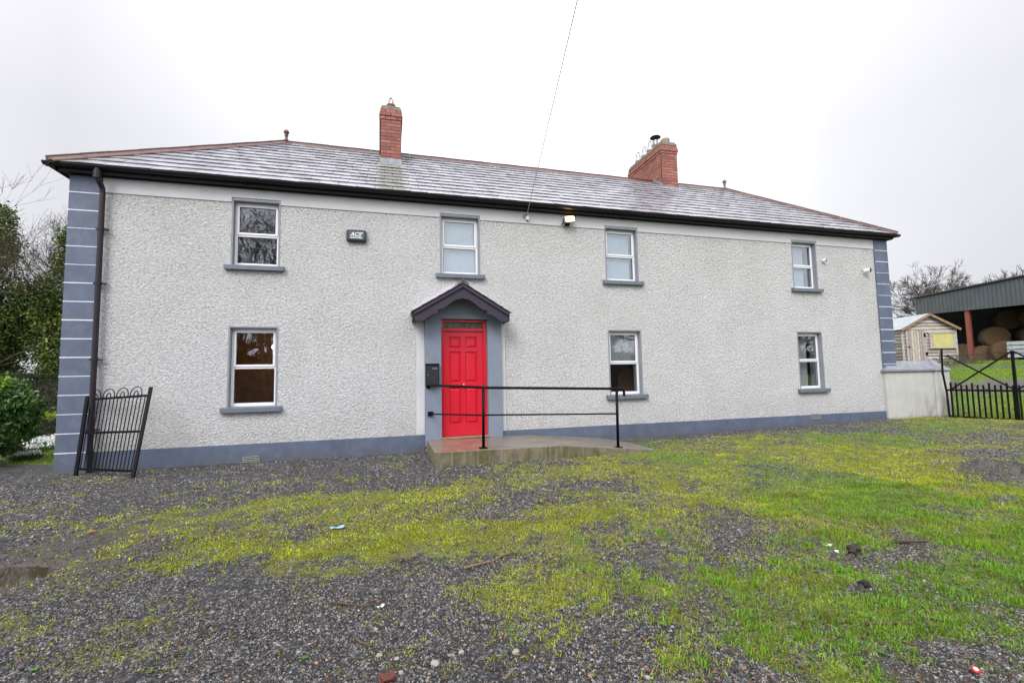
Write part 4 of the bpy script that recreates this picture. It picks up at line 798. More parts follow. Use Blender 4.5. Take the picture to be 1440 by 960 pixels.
# ---- chimneys
def chimney(x0, x1, y0, y1, zb, zt, pots, name='chimney'):
    ch = bpy.data.objects.new(name, None); C.objects.link(ch); ch.parent = rf
    co = MB(); co.box(x0+.006, y0+.006, zb, x1-.006, y1-.006, zt-.002); co.build('mortar_core', M['mortar'], ch)
    br = MB(); hh = .062; cs = .075; z = zb; k = 0
    def course(z, e, full=True):
        X0, X1, Y0, Y1 = x0-e, x1+e, y0-e, y1+e
        for ax, (lo, hi) in (('x', (X0, X1)), ('y', (Y0, Y1))):
            for side in (0, 1):
                L_ = hi-lo; nb = max(2, round(L_/.225)); bl = L_/nb; off = (k % 2)*bl/2; u = -off
                while u < L_-.001:
                    a, b = max(0, u)+.006, min(L_, u+bl)-.006; u += bl
                    if b-a < .02: continue
                    c_ = random.uniform(.72, 1.2); col = (c_, c_*random.uniform(.85, 1.2), c_*random.uniform(.85, 1.15)); j = random.uniform(0, .003)
                    dpt = .03+e
                    if ax == 'x': yy = (Y0-j, Y0+dpt) if side == 0 else (Y1-dpt, Y1+j); br.box(lo+a, yy[0], z, lo+b, yy[1], z+hh, col)
                    else:
                        a2, b2 = max(a, dpt+.006), min(b, L_-dpt-.006)
                        if b2-a2 < .02: continue
                        xx = (X0-j, X0+dpt) if side == 0 else (X1-dpt, X1+j); br.box(xx[0], lo+a2, z, xx[1], lo+b2, z+hh, col)
    while z < zt-.01:
        top = zt-z; course(z, .030 if top < .17 and top > .09 else (.014 if top < .09 else (.014 if top < .24 else 0))); z += cs; k += 1
    br.build('brickwork', M['brick'], ch, col=True)
    cp_ = MB(); cp_.box(x0-.005, y0-.005, zt, x1+.005, y1+.005, zt+.06); cp_.box(x0+.02, y0+.02, zt+.06, x1-.02, y1-.02, zt+.11); cp_.build('cement_cap', M['cap'], ch, bevel=.012)
    for (px_, py_, kind) in pots:
        p_ = MB(); zz = zt+.09
        if kind == 'buff': p_.lathe([(.11, 0), (.115, .10), (.12, .115), (.12, .17), (.095, .172), (.09, .06)], (px_, py_, zz), 18)
        else: p_.lathe([(.10, 0), (.085, .05), (.08, .10), (.10, .125), (.10, .15), (.075, .152), (.07, .05)], (px_, py_, zz), 18)
        pot = p_.build('chimney_pot', M['pot'] if kind != 'red' else M['redpot'], ch, smooth=False)
        if kind in ('cage', 'red'):
            g_ = MB()
            for a in range(4 if kind == 'cage' else 4):
                an = a*math.pi/2+.5; rr = .085 if kind == 'cage' else .07; H_ = .30 if kind == 'cage' else .19
                pts_ = [(px_+rr*math.cos(an)*math.cos(t_*math.pi/2)**.7, py_+rr*math.sin(an)*math.cos(t_*math.pi/2)**.7, zz+.13+H_*math.sin(t_*math.pi/2)) for t_ in np.linspace(0, .98, 7)]
                g_.tube(pts_, .009, 5)
            g_.tube([(px_, py_, zz+.13+H_-.02), (px_, py_, zz+.16+H_)], .008, 5)
            for t_, rr2 in ((.55, .06),) : g_.tube([(px_+rr2*math.cos(an), py_+rr2*math.sin(an), zz+.13+H_*t_) for an in np.linspace(0, 2*math.pi, 13)], .004, 4)
            g_.build('bird_guard', M['wire'], ch)
        if kind == 'cowl':
            g_ = MB(); g_.lathe([(.075, 0), (.075, .16)], (px_, py_, zz+.12), 16); g_.build('steel_flue', M['wire'], ch)
            g_ = MB()
            for an in (0, 2.1, 4.2): g_.tube([(px_+.06*math.cos(an), py_+.06*math.sin(an), zz+.27), (px_+.06*math.cos(an), py_+.06*math.sin(an), zz+.37)], .006, 4)
            g_.lathe([(.15, 0), (.13, .02), (.06, .045), (.02, .05)], (px_, py_, zz+.37), 20); g_.build('rain_cowl', M['black_plastic'], ch)
    return ch
zrf = lambda y: EZ+SL*(y-EY)
c1 = chimney(-.135, .292, 9.72, 11.2, 5.80, 6.99, [(.08, 9.95, 'red')])
lm = MB(); yb = 9.72; zb = zrf(yb)
lm.box(-.15, yb-.014, zb, .307, yb-.002, zb+.13)
lm.add([(-.19, yb-.002, zb+.03), (.347, yb-.002, zb+.03), (.347, yb-.17, zrf(yb-.17)+.024), (-.19, yb-.17, zrf(yb-.17)+.024), (-.19, yb-.002, zb+.022), (.347, yb-.002, zb+.022), (.347, yb-.17, zrf(yb-.17)+.014), (-.19, yb-.17, zrf(yb-.17)+.014)], [(0,1,2,3),(7,6,5,4),(3,2,6,7),(0,3,7,4),(1,5,6,2)])
lm.build('lead_apron', M['lead'], c1)
cb = MB(); cb.tube([(-.150, 9.85, 6.95), (-.152, 9.86, 6.6), (-.150, 9.86, 6.05)], .012, 6); cb.build('cable', M['black_plastic'], c1)
c2 = chimney(7.04, 7.53, 10.22, 11.9, 6.12, 7.33, [(7.32, 10.42, 'buff'), (7.22, 10.72, 'cowl'), (7.24, 11.02, 'cage'), (7.26, 11.34, 'cage'), (7.26, 11.68, 'cage')])
lm = MB(); yb = 10.22; zb = zrf(yb)
lm.box(7.02, yb-.014, zb-.01, 7.55, yb-.002, zb+.045)
lm.add([(6.99, yb-.002, zb+.03), (7.58, yb-.002, zb+.03), (7.58, yb-.15, zrf(yb-.15)+.024), (6.99, yb-.15, zrf(yb-.15)+.024), (6.99, yb-.002, zb+.022), (7.58, yb-.002, zb+.022), (7.58, yb-.15, zrf(yb-.15)+.014), (6.99, yb-.15, zrf(yb-.15)+.014)], [(0,1,2,3),(7,6,5,4),(3,2,6,7),(0,3,7,4),(1,5,6,2)])
for k in range(5):
    ya = yb-.01+k*.085; za = zrf(ya); lm.box(7.018, ya, za+.0, 7.036, ya+.10, za+.13+.01*(k % 2)); lm.box(7.534, ya, za, 7.552, ya+.10, za+.13)
lm.build('lead_flashing', M['lead'], c2)
# ------------------------------------------------------------------ things on the front wall
def text_mesh(body, size, x, y, z, m_, parent, name, shear=0, ext=.001):
    cu = bpy.data.curves.new(name, 'FONT'); cu.body = body; cu.size = size; cu.shear = shear; cu.extrude = ext; cu.align_x = 'CENTER'; cu.offset = size*.02
    to = bpy.data.objects.new('tmp', cu); C.objects.link(to); bpy.context.view_layer.update()
    me = bpy.data.meshes.new_from_object(to.evaluated_get(bpy.context.evaluated_depsgraph_get())); bpy.data.objects.remove(to)
    me.transform(Matrix.Translation((x, y, z))@Matrix.Rotation(math.pi/2, 4, 'X')); me.materials.clear()
    return link(name, me, m_, parent)
ab = thing('alarm_box', 'dark rounded alarm box lettered ACS high on the wall', 'alarm box', (-.51, 8.2, 3.71))
b_ = MB(); b_.box(-.165, -.075, -.105, .165, -.002, .105); o = b_.build('casing', M['dark_plastic'], ab, bevel=.028); o.modifiers['bevel'].segments = 4
b_ = MB(); b_.box(-.125, -.078, -.055, .125, -.0755, .07); b_.build('face_plate', mat('slate_face_plate', (.07, .10, .115), .3), ab)
text_mesh('ACS', .092, -.015, -.0795, -.008, M['white_print'], ab, 'lettering', shear=.35)
b_ = MB(); b_.add([(.075, -.0792, .045), (.125, -.0792, .062), (.085, -.0792, .022)], [(0, 2, 1)]); b_.add([(-.10, -.0792, -.018), (.10, -.0792, -.018), (.10, -.0792, -.024), (-.10, -.0792, -.024)], [(0,1,2,3)])
b_.build('swish', M['green_print'], ab)
b_ = MB()
for a, b in ((-.10, -.062), (-.056, -.012), (.0, .03), (.036, .09)): b_.box(a, -.0792, -.048, b, -.0785, -.034)
b_.build('small_print', M['white_print'], ab)

fl = thing('floodlight', 'lit floodlight fixed on the pale band under the gutter', 'floodlight', (3.42, 8.18, 4.22))
b_ = MB(); b_.box(-.05, -.03, -.05, .05, 0, .0); b_.box(-.11, -.10, -.035, -.095, 0, -.015); b_.box(-.11, -.10, -.035, .04, -.085, -.02); b_.box(-.11, -.11, -.035, -.097, -.085, .06); b_.build('bracket', M['rust_metal'], fl)
Mt = Matrix.Translation((.03, -.10, .055))@Matrix.Rotation(rad(-22), 4, 'X')@Matrix.Scale(.88, 4)@Matrix.Rotation(rad(-12), 4, 'Z')
b_ = MB(); b_.box(-.105, -.02, -.075, .105, .06, .075, M=Mt); b_.build('housing', M['white_plastic'], fl, bevel=.008)
b_ = MB(); b_.box(-.090, -.024, -.062, .090, -.0205, .062, M=Mt); b_.build('lamp_face', M['lamp'], fl)

wb = thing('wire_bracket', 'small white insulator bracket where the overhead wire meets the wall', 'bracket', (2.60, 8.18, 4.27))
b_ = MB(); b_.box(-.02, -.05, -.045, .03, 0, .03); b_.build('insulator', M['white_plastic'], wb, bevel=.006)
b_ = MB(); b_.tube([(-.01, 0, .05), (-.015, -.06, .055), (-.02, -.08, .03), (-.045, -.05, .05), (-.07, -.02, .03), (-.06, 0, -.02)], .006, 6); b_.tube([(0, 0, -.05), (0, -.04, -.055)], .012, 6); b_.build('hook', M['rust_metal'], wb)
d0 = Vector((2.585, 8.10, 4.33)); p1 = Vector((1.861, 4.0, 5.04)); dd = p1-d0
w_ = MB(); pts_ = [d0+dd*t_ for t_ in np.linspace(0, 4.6, 24)]
w_.tube(pts_, .0052, 6); o = w_.build('overhead_wire', mat('grey_cable', (.42, .42, .44), .6)); tag(o, 'thin overhead wire running from the wall up over the yard', 'wire')

for (x_, y_, z_, s_, lb, aim) in ((9.86, 8.2, 3.80, .75, 'small security camera beside the far right upper window', (.6, -1, .25)), (11.13, 8.2, 3.61, 1.15, 'larger security camera next to the right corner strip', (.45, -1, .1))):
    cm = thing('security_camera', lb, 'security camera', (x_, y_, z_), group='security cameras on the front wall')
    a = Vector(aim).normalized(); base = Vector((0, -.03*s_, -.035*s_)); c0 = base+Vector((0, -.03*s_, .03*s_))
    q = MB(); q.tube([(0, 0, -.04*s_), (0, -.03*s_, -.04*s_)], .035*s_, 14); q.tube([base, c0], .014*s_, 8); q.build('mount', M['white_plastic'], cm)
    q = MB(); q.tube([c0-a*.05*s_, c0-a*.04*s_, c0+a*.05*s_, c0+a*.06*s_], [.036*s_, .048*s_, .048*s_, .046*s_], 16); q.build('camera_body', M['white_plastic'], cm)
    q = MB(); q.tube([c0+a*.0605*s_, c0+a*.075*s_], [.043*s_, .040*s_], 16); q.build('lens', M['black_plastic'], cm)

lb = thing('letterbox', 'black metal letterbox fixed to the blue frame left of the red door', 'letterbox', (.765, 8.098, 1.10))
b_ = MB(); b_.box(-.115, -.095, 0, .115, 0, .355); b_.prism([(-.12, .356), (.12, .356), (.12, .385), (-.12, .385)], -.10, 0); b_.build('casing', M['black_metal'], lb, bevel=.006)
b_ = MB(); b_.box(-.105, -.100, .012, .105, -.0955, .345); b_.build('front_flap', M['dark_plastic'], lb, bevel=.003)
b_ = MB(); b_.box(.0, -.104, .29, .085, -.1005, .308); b_.build('name_slot', M['wire'], lb)
b_ = MB(); b_.tube([(-.075, -.1005, .19), (-.075, -.108, .19)], .011, 10); b_.build('lock', M['wire'], lb)
b_ = MB(); b_.box(.0, -.1020, .14, .05, -.1005, .148); b_.build('nameplate', mat('blue_plate', (.05, .07, .2), .5), lb)

# ------------------------------------------------------------------ concrete landing with ramp
rm_ = MB(); zt_ = .168; x0, xk, xe = .672, 2.62, 4.27; yf, yb = 6.735, 8.175
yk, ye = 6.67, 6.62
P_ = [(x0, yf), (xk, yk), (xe, 6.72), (xe+.02, 7.5), (3.95, yb), (xk, yb), (x0, yb)]
tz = [zt_, zt_-.006, -.005, -.005, .02, zt_-.02, zt_]
vs = [(x, y, -.12) for x, y in P_]+[(x, y, z) for (x, y), z in zip(P_, tz)]
rm_.add(vs, [(0,6,5,4,3,2,1), (7,8,12,13), (8,9,10,11,12)]+[(i, (i+1) % 7, 7+(i+1) % 7, 7+i) for i in range(7)])
def conc(t, L, tc, cur, b):
    P = tc.outputs['Object']; sx = N(t, 'ShaderNodeSeparateXYZ'); L(P, sx.inputs[0]); gm = N(t, 'ShaderNodeNewGeometry'); sn = N(t, 'ShaderNodeSeparateXYZ'); L(gm.outputs['Normal'], sn.inputs[0])
    side = mrange(t, L, sn.outputs[2], .7, .3)
    c = mixc(t, L, mth(t, L, 'MULTIPLY', side, mrange(t, L, noise(t, L, P, 3.5, 6, .7), .35, .62)), cur, (.075, .085, .025))      # algae on the sides
    vn = N(t, 'ShaderNodeMapping'); vn.inputs['Scale'].default_value = (9, 9, .7); L(P, vn.inputs[0])
    c = mixc(t, L, mth(t, L, 'MULTIPLY', side, mrange(t, L, noise(t, L, vn.outputs[0], 2, 4), .5, .75)), c, (.30, .21, .15))
    nearr = mth(t, L, 'MULTIPLY', mrange(t, L, sx.outputs[0], 1.9, 1.3), mrange(t, L, noise(t, L, P, 4, 5), .35, .6))
    c = mixc(t, L, mth(t, L, 'MULTIPLY', mth(t, L, 'MULTIPLY', nearr, mth(t, L, 'SUBTRACT', 1, side)), .5), c, (.33, .17, .12))  # red door's reflection on the wet landing, painted into its colour
    L(mrange(t, L, side, 0, 1, .30, .7), b.inputs['Roughness']); return c
M['ramp'] = mat('wet_concrete_ramp', (.20, .172, .135), .25, var=.25, vscale=4, bump=.4, bscale=50, bdist=.005, dirt=((.10, .092, .065), 3, .46, .7), extra=conc)
o = rm_.build('concrete_ramp', M['ramp'], bevel=.012); tag(o, 'mossy concrete landing with a ramp sloping down to the right', 'ramp')

hr = thing('handrail', 'black tubular handrail running from the door out along the ramp edge', 'handrail', (1.41, 6.84, .17))
hx, hy, hz = hr.location
def rel(p): return (p[0]-1.41, p[1]-6.84, p[2]-.17)
A = (.70, 8.09, 1.115); B = (1.44, 6.84, 1.075); D_ = (3.60, 6.76, 1.005)
b_ = MB(); b_.tube([rel(p) for p in (A, (.72, 7.98, 1.113), (.76, 7.86, 1.108), (1.36, 6.97, 1.08), (1.41, 6.88, 1.077), (1.50, 6.836, 1.072), D_, (3.70, 6.757, 1.0), (3.745, 6.757, .985), (3.755, 6.757, .95), (3.755, 6.757, .88))], .021, 12); b_.build('top_rail', M['black_metal'], hr, smooth=True)
b_ = MB(); b_.tube([rel(p) for p in ((.735, 8.09, .62), (.76, 7.95, .62), (1.36, 6.95, .655), (1.42, 6.86, .66), (3.62, 6.76, .60))], .013, 10); b_.build('lower_rail', M['black_metal'], hr, smooth=True)
b_ = MB(); b_.box(*rel((.69, 8.06, .58)), *rel((.78, 8.098, .655))); b_.build('wall_bracket', M['black_metal'], hr, bevel=.004)
b_ = MB(); b_.tube([rel((.70, 8.099, 1.09)), rel((.70, 8.07, 1.09))], .04, 12); b_.build('wall_bracket', M['black_metal'], hr)
for px_, py_, z0, z1 in ((1.41, 6.84, .170, 1.07), (3.615, 6.76, .06, 1.0)):
    b_ = MB(); b_.tube([rel((px_, py_, z0)), rel((px_+.01, py_, z1))], .023, 12)
    post = b_.build('post', M['black_metal'], hr, smooth=True); b_ = MB(); b_.box(*rel((px_-.065, py_-.05, z0-.01)), *rel((px_+.055, py_+.05, z0+.012))); b_.build('base_plate', M['black_metal'], post, bevel=.003)

# ------------------------------------------------------------------ loose wrought gate leaning on the left corner
lg = thing('leaning_gate', 'black hoop-topped iron gate leaning against the downpipe corner', 'gate', (-4.24, 7.90, -.04))
def gp(u, v):     # u across 0..1, v height 0..1 -> world, the panel is racked
    bl, br_, tl, tr_ = Vector((-4.22, 7.93, -.04)), Vector((-3.33, 7.46, -.05)), Vector((-4.235, 8.13, 1.03)), Vector((-3.31, 7.78, 1.08))
    return (bl*(1-u)+br_*u)*(1-v)+(tl*(1-u)+tr_*u)*v-Vector((-4.24, 7.90, -.04))
for u, top in ((0, 1.03), (1, 1.09)):
    b_ = MB(); b_.bar(gp(u, 0), gp(u, top), .038); b_.build('stile', M['black_metal'], lg)
for v in (.085, .545, .985):
    b_ = MB(); b_.bar(gp(0, v), gp(1, v), .012 if v != .985 else .014, .032, upv=(0, 0, 1)); b_.build('rail', M['black_metal'], lg)
NB = 16
for i in range(1, NB):
    b_ = MB(); b_.tube([gp(i/NB, .085), gp(i/NB, .985)], .0068, 7); b_.build('bar', M['black_metal'], lg)
for c_ in (2.0, 5.5, 9, 12.5):
    for rr in (1.5, .55):
        pts_ = [gp((c_+rr*math.cos(a))/NB, .985+(.125 if rr > 1 else .07)*math.sin(a)**.8) for a in np.linspace(0.001, math.pi-.001, 13)]
        b_ = MB(); b_.tube(pts_, .0068, 7); b_.build('hoop', M['black_metal'], lg, smooth=True)

# ------------------------------------------------------------------ boundary wall, field gate
bwl = thing('boundary_wall', 'low stained cream wall with grey coping butting the right end of the house', 'wall', (11.45, 8.15, 0))
b_ = MB(); b_.box(.02, -.02, -.2, 1.60, .28, 1.17); b_.build('wall_panel', M['wallrender'], bwl, bevel=.01)
b_ = MB(); b_.box(1.601, -.06, -.2, 2.10, .42, 1.165); b_.build('pillar', M['wallrender'], bwl, bevel=.012)
b_ = MB(); b_.add([(-.04, -.07, 1.172), (1.58, -.07, 1.172), (1.58, .34, 1.172), (-.04, .34, 1.172), (-.04, -.07, 1.225), (1.58, -.07, 1.225), (1.58, .34, 1.225), (-.04, .34, 1.225), (.34, .135, 1.43), (1.66, .135, 1.43)],
   [(0,3,2,1),(0,1,5,4),(1,2,6,5),(2,3,7,6),(3,0,4,7),(4,5,9,8),(6,7,8,9),(7,4,8),(5,6,9)]); b_.build('coping', M['coping'], bwl, bevel=.008)
b_ = MB(); b_.add([(1.57, -.09, 1.167), (2.13, -.09, 1.167), (2.13, .45, 1.167), (1.57, .45, 1.167), (1.57, -.09, 1.20), (2.13, -.09, 1.20), (2.13, .45, 1.20), (1.57, .45, 1.20), (1.85, .18, 1.48)],
   [(0,3,2,1),(0,1,5,4),(1,2,6,5),(2,3,7,6),(3,0,4,7),(4,5,8),(5,6,8),(6,7,8),(7,4,8)]); b_.build('pillar_cap', M['coping'], bwl, bevel=.008)

fg_ = thing('field_gate', 'tall dark iron gate with crossed braces closing off the green field', 'gate', (13.10, 7.90, .03))
gd = Vector((.31, -1.08, 0)).normalized()
def g2(u, z): return gd*u+Vector((0, 0, z))
b_ = MB(); b_.tube([g2(-.03, 1.66)+Vector((-.02, 0, 0)), g2(-.03, 1.1)+Vector((-.05, 0, 0)), g2(-.01, .6), g2(0, -.1)], .022, 8); b_.build('hinge_post', M['rust_metal'], fg_)
b_ = MB(); b_.bar(g2(.0, .04), g2(2.3, .02), .03, .05); b_.build('bottom_rail', M['rust_metal'], fg_)
b_ = MB(); b_.bar(g2(.0, .675), g2(2.3, .675), .03, .045); b_.build('middle_rail', M['rust_metal'], fg_)
b_ = MB(); b_.bar(g2(.07, -.02), g2(.07, .86), .03, .03); b_.build('heel_stile', M['rust_metal'], fg_)
b_ = MB(); b_.bar(g2(1.14, -.02), g2(1.14, 1.56), .045, .045); b_.build('centre_post', M['rust_metal'], fg_)
for pa, pb_ in (((.05, 1.50), (1.14, .69)), ((.07, .69), (1.14, 1.56)), ((1.14, 1.56), (2.25, .75)), ((1.14, .69), (2.25, 1.5))):
    b_ = MB(); b_.bar(g2(*pa), g2(*pb_), .030, .055, upv=gd.cross(Vector((0,0,1)))); b_.build('brace', M['rust_metal'], fg_)
b_ = MB(); b_.bar(g2(-.04, 1.50), g2(.16, 1.50), .02, .02); b_.build('latch', M['rust_metal'], fg_)
u = .16; k = 0
while u < 2.25:
    if abs(u-1.14) > .04:
        b_ = MB(); b_.bar(g2(u, .04), g2(u, .80+.05*((k*7) % 3 == 0)), .026, .026); b_.build('bar', M['rust_metal'], fg_)
    u += .094; k += 1
b_ = MB(); pa, pb_ = Vector((13.44, 7.85, 1.53)), Vector((13.9, 5.5, 1.66)); b_.tube([pa, (pa+pb_)/2+Vector((0, 0, -.02)), pb_], .004, 5); tag(b_.build('fence_wire', M['rust_metal']), 'single strand of wire stretched above the iron gate', 'wire')

# ------------------------------------------------------------------ garden shed
SH = Vector((21.80, 14.68, 1.05)); ux = Vector((.9635, -.2677, 0)); uy = Vector((.2677, .9635, 0))
sh = thing('garden_shed', 'weathered clapboard shed with plank door and yellow shutter', 'shed', SH)
Ms = Matrix(((ux.x, uy.x, 0, 0), (ux.y, uy.y, 0, 0), (0, 0, 1, 0), (0, 0, 0, 1)))
SW, SD, EH, AH = 2.38, 3.2, 1.92, 2.52
def tone(a=.75, b=1.25): c_ = random.uniform(a, b); return (c_, c_*random.uniform(.93, 1.03), c_*random.uniform(.88, 1.05))
b_ = MB(); z = 0
while z < AH-.05:
    zt2 = z+.118
    def half(zz): return SW/2 if zz <= EH else SW/2*(AH-zz)/(AH-EH)
    h0, h1 = half(z), half(min(zt2, AH)); cx = SW/2; wob = random.uniform(-.006, .006)
    vs = [(cx-h0, -.030, z), (cx+h0, -.030, z+wob), (cx+h1, -.004, zt2), (cx-h1, -.004, zt2), (cx-h0, .02, z), (cx+h0, .02, z), (cx+h1, .02, zt2), (cx-h1, .02, zt2)]
    b_.add([tuple(Ms@Vector(v)) for v in vs], [(0,1,2,3),(0,4,5,1),(1,5,6,2),(3,7,4,0),(4,7,6,5)], tone())
    if z < EH-.05:
        for xw, sg in ((0, -1), (SW, 1)):
            vs = [(xw+sg*.022, 0, z), (xw+sg*.022, SD, z), (xw+sg*.004, SD, zt2), (xw+sg*.004, 0, zt2), (xw-sg*.02, 0, z), (xw-sg*.02, SD, z), (xw-sg*.02, SD, zt2), (xw-sg*.02, 0, zt2)]
            b_.add([tuple(Ms@Vector(v)) for v in vs], [(0,1,2,3),(0,4,5,1),(1,5,6,2),(3,7,4,0),(4,7,6,5)], tone(.5, 1.0))
    z += .145
b_.box(0.02, SD-.03, 0, SW-.02, SD, EH, M=Ms)
b_.box(.025, .021, 0, SW-.025, .04, EH, (.12, .10, .09), M=Ms); b_.box(.021, .04, 0, .04, SD-.04, EH, (.12, .10, .09), M=Ms); b_.build('clapboard_walls', M['shed'], sh, col=True)
for bx in ((-.03, -.04, 0, .06, -.031, EH), (SW-.06, -.04, 0, SW+.03, -.031, EH), (.98, -.045, 0, 1.05, -.032, EH), (.06, -.05, 1.86, .979, -.032, 1.91)):
    b_ = MB(); b_.box(*bx, M=Ms); b_.build('batten', M['shed'], sh, col=True)
dr = MB(); dr.box(.14, -.0495, .05, .966, -.0455, 1.84, (.10, .08, .07), M=Ms); xx = .14
for k in range(7):
    w2 = .118; dr.box(xx, -.075, .05, xx+w2-.020, -.05, 1.84+random.uniform(-.01, .01), tone(.7, 1.3), M=Ms); xx += w2
dro = dr.build('plank_door', M['shed'], sh, col=True); h_ = MB(); h_.box(.16, -.09, 1.10, .30, -.076, 1.14, M=Ms); h_.box(.92, -.09, 1.55, 1.0, -.076, 1.72, M=Ms); h_.box(.94, -.09, .75, 1.04, -.076, .88, M=Ms); h_.build('door_ironwork', M['rust_metal'], dro)
s_ = MB(); s_.box(1.27, -.06, 1.08, 2.22, -.036, 1.70, M=Ms); sh_o = s_.build('yellow_shutter', M['yellow'], sh, bevel=.004)
s_ = MB(); s_.box(1.12, -.085, 1.702, 2.32, -.031, 1.76, M=Ms); s_.box(1.16, -.09, 1.03, 2.32, -.031, 1.078, M=Ms); s_.box(1.18, -.07, 1.079, 1.268, -.031, 1.701, M=Ms); s_.box(2.222, -.07, 1.079, 2.29, -.031, 1.701, M=Ms); s_.box(1.31, -.072, 1.12, 1.34, -.061, 1.66, M=Ms); s_.build('shutter_frame', M['shed'], sh_o, col=True)
r_ = MB()
for sg in (-1, 1):
    cx = SW/2; nn = 20
    for k in range(nn):
        y0, y1 = -.14+k*(SD+.28)/nn, -.14+(k+1)*(SD+.28)/nn; zc = .012*(k % 2); zc1 = .012*((k+1) % 2)
        vs = [(cx, y0, AH+.05+zc), (cx+sg*(SW/2+.10), y0, EH-.03+zc), (cx+sg*(SW/2+.10), y1, EH-.03+zc1), (cx, y1, AH+.05+zc1)]; r_.add([tuple(Ms@Vector(v)) for v in vs]+[tuple(Ms@Vector((v[0], v[1], v[2]-.01))) for v in vs], [(0,1,2,3),(7,6,5,4),(0,4,5,1),(1,5,6,2),(2,6,7,3)])
r_.build('tin_roof', M['tin'], sh)
r_ = MB()
for sg in (-1, 1):
    cx = SW/2; a = Ms@Vector((cx, -.16, AH+.01)); b2 = Ms@Vector((cx+sg*(SW/2+.11), -.16, EH-.07)); r_.bar(a, b2, .03, .10, tone(.7, 1.1))
r_.build('rust_stained_bargeboards', mat('rust_stained_board', (.30, .19, .12), .8, attr=True, var=.35, vscale=8), sh, col=True)

# ------------------------------------------------------------------ hay barn
BO = Vector((34.75, 22.3, 1.35)); by_ = Vector((.11, -.994, 0)).normalized(); bx_ = Vector((-by_.y, by_.x, 0))   # by_ runs along the front towards the right of the photo, bx_ goes back
bn = thing('hay_barn', 'large open-fronted dark grey hay barn with red posts', 'barn', BO)
Mb = Matrix(((by_.x, bx_.x, 0, 0), (by_.y, bx_.y, 0, 0), (0, 0, 1, 0), (0, 0, 0, 1)))
BL, BD = 17.5, 11.0
f_ = MB(); nn = int(BL/.1)
vs = []; fs = []
for k in range(nn+1):
    u = k*BL/nn; d_ = -.02*(k % 2); zb2 = 3.47-.012*u; ztp = 4.60+.075*u
    vs += [(u, d_, zb2), (u, d_, ztp), (u, d_+.05, zb2), (u, d_+.05, ztp)]
for k in range(nn): a = 4*k; fs += [(a, a+4, a+5, a+1), (a+2, a+3, a+7, a+6), (a+1, a+5, a+7, a+3), (a, a+2, a+6, a+4)]
f_.add([tuple(Mb@Vector(v)) for v in vs], fs); f_.build('front_cladding', M['barn_sheet'], bn)
f_ = MB(); f_.add([tuple(Mb@Vector(v)) for v in [(-.2, -.15, 4.64), (BL, -.15, 4.64+.075*BL), (BL, BD, 4.2+.075*BL), (-.2, BD, 4.2), (-.2, -.15, 4.72), (BL, -.15, 4.72+.075*BL), (BL, BD, 4.28+.075*BL), (-.2, BD, 4.28)]], [(0,3,2,1),(4,5,6,7),(0,1,5,4),(1,2,6,5),(2,3,7,6),(3,0,4,7)]); f_.build('roof', M['barn_dark'], bn)
f_ = MB(); f_.box(0, BD-.1, -.4, BL, BD, 4.3, M=Mb); f_.box(0, .1, -.4, .08, BD-.1, 4.3, M=Mb); f_.box(BL-.08, .1, -.4, BL, BD-.1, 4.3, M=Mb); f_.build('side_and_back_sheeting', M['barn_dark'], bn)
for u in (2.55, 7.3, 12.0, 16.8):
    p_ = MB(); p_.box(u-.11, .08, -.4, u+.11, .10, 3.9, M=Mb); p_.box(u-.11, .26, -.4, u+.11, .28, 3.9, M=Mb); p_.box(u-.012, .101, -.4, u+.012, .259, 3.9, M=Mb); p_.build('steel_post', M['redsteel'], bn)
# slatted pallet gate inside the barn mouth
sg_ = thing('slatted_panel', 'pale slatted timber panel propped in the barn mouth', 'panel', BO+Mb@Vector((4.85, .8, 0)))
for k in range(4):
    s_ = MB(); s_.box(-.9, 0, .42+k*.25, 1.0, .05, .62+k*.25, M=Mb); s_.build('slat', M['tin'], sg_)
for uu in (-.75, .9):
    s_ = MB(); s_.box(uu-.05, .051, .2, uu+.05, .12, 1.4, M=Mb); s_.build('upright', M['shed'], sg_)
def bale(u, d, z, r, label, ang=.75):
    b_ = MB(); nr = 40; Lh = .42
    pos = BO+Mb@Vector((u, d, 0)); ax = (bx_*-1*math.cos(ang)+by_*math.sin(ang)).normalized(); sd_ = ax.cross(Vector((0,0,1))).normalized(); prof = [(-Lh, r*.88), (-Lh+.05, r*.97), (-Lh*.5, r), (0, r*1.01), (Lh*.5, r), (Lh-.05, r*.97), (Lh, r*.88)]
    vs = []; fs = []
    for h_, rr in prof:
        for k in range(nr):
            a = 2*math.pi*k/nr; q_ = rr*(1+random.uniform(-.015, .02)); zz = math.sin(a)*q_; zz = max(zz, -r*.93)
            vs.append(ax*h_+sd_*math.cos(a)*q_+Vector((0, 0, zz+r*.93)))
    for i in range(len(prof)-1):
        for k in range(nr): fs.append((i*nr+k, i*nr+(k+1) % nr, (i+1)*nr+(k+1) % nr, (i+1)*nr+k))
    for base, rr, hh_ in ((0, r*.88, -Lh), ((len(prof)-1)*nr, r*.88, Lh)):
        c0 = len(vs)
        for j, f2 in enumerate((.66, .33)):
            for k in range(nr): a = 2*math.pi*k/nr; vs.append(ax*(hh_+(.012 if hh_ > 0 else -.012)*(j+1)+random.uniform(-.01, .01))+sd_*math.cos(a)*rr*f2+Vector((0, 0, max(math.sin(a)*rr*f2, -r*.93)+r*.93)))
        for k in range(nr): k2 = (k+1) % nr; fs += [(base+k, base+k2, c0+k2, c0+k), (c0+k, c0+k2, c0+nr+k2, c0+nr+k)]
        fs.append(tuple(c0+nr+k for k in range(nr)))
    b_.add(vs, fs); o = b_.build('hay_bale', M['bale'], smooth=True); o.location = pos+Vector((0, 0, z)); tag(o, label, 'hay bale', 'round hay bales stored in the barn'); return o
fl_z = .12
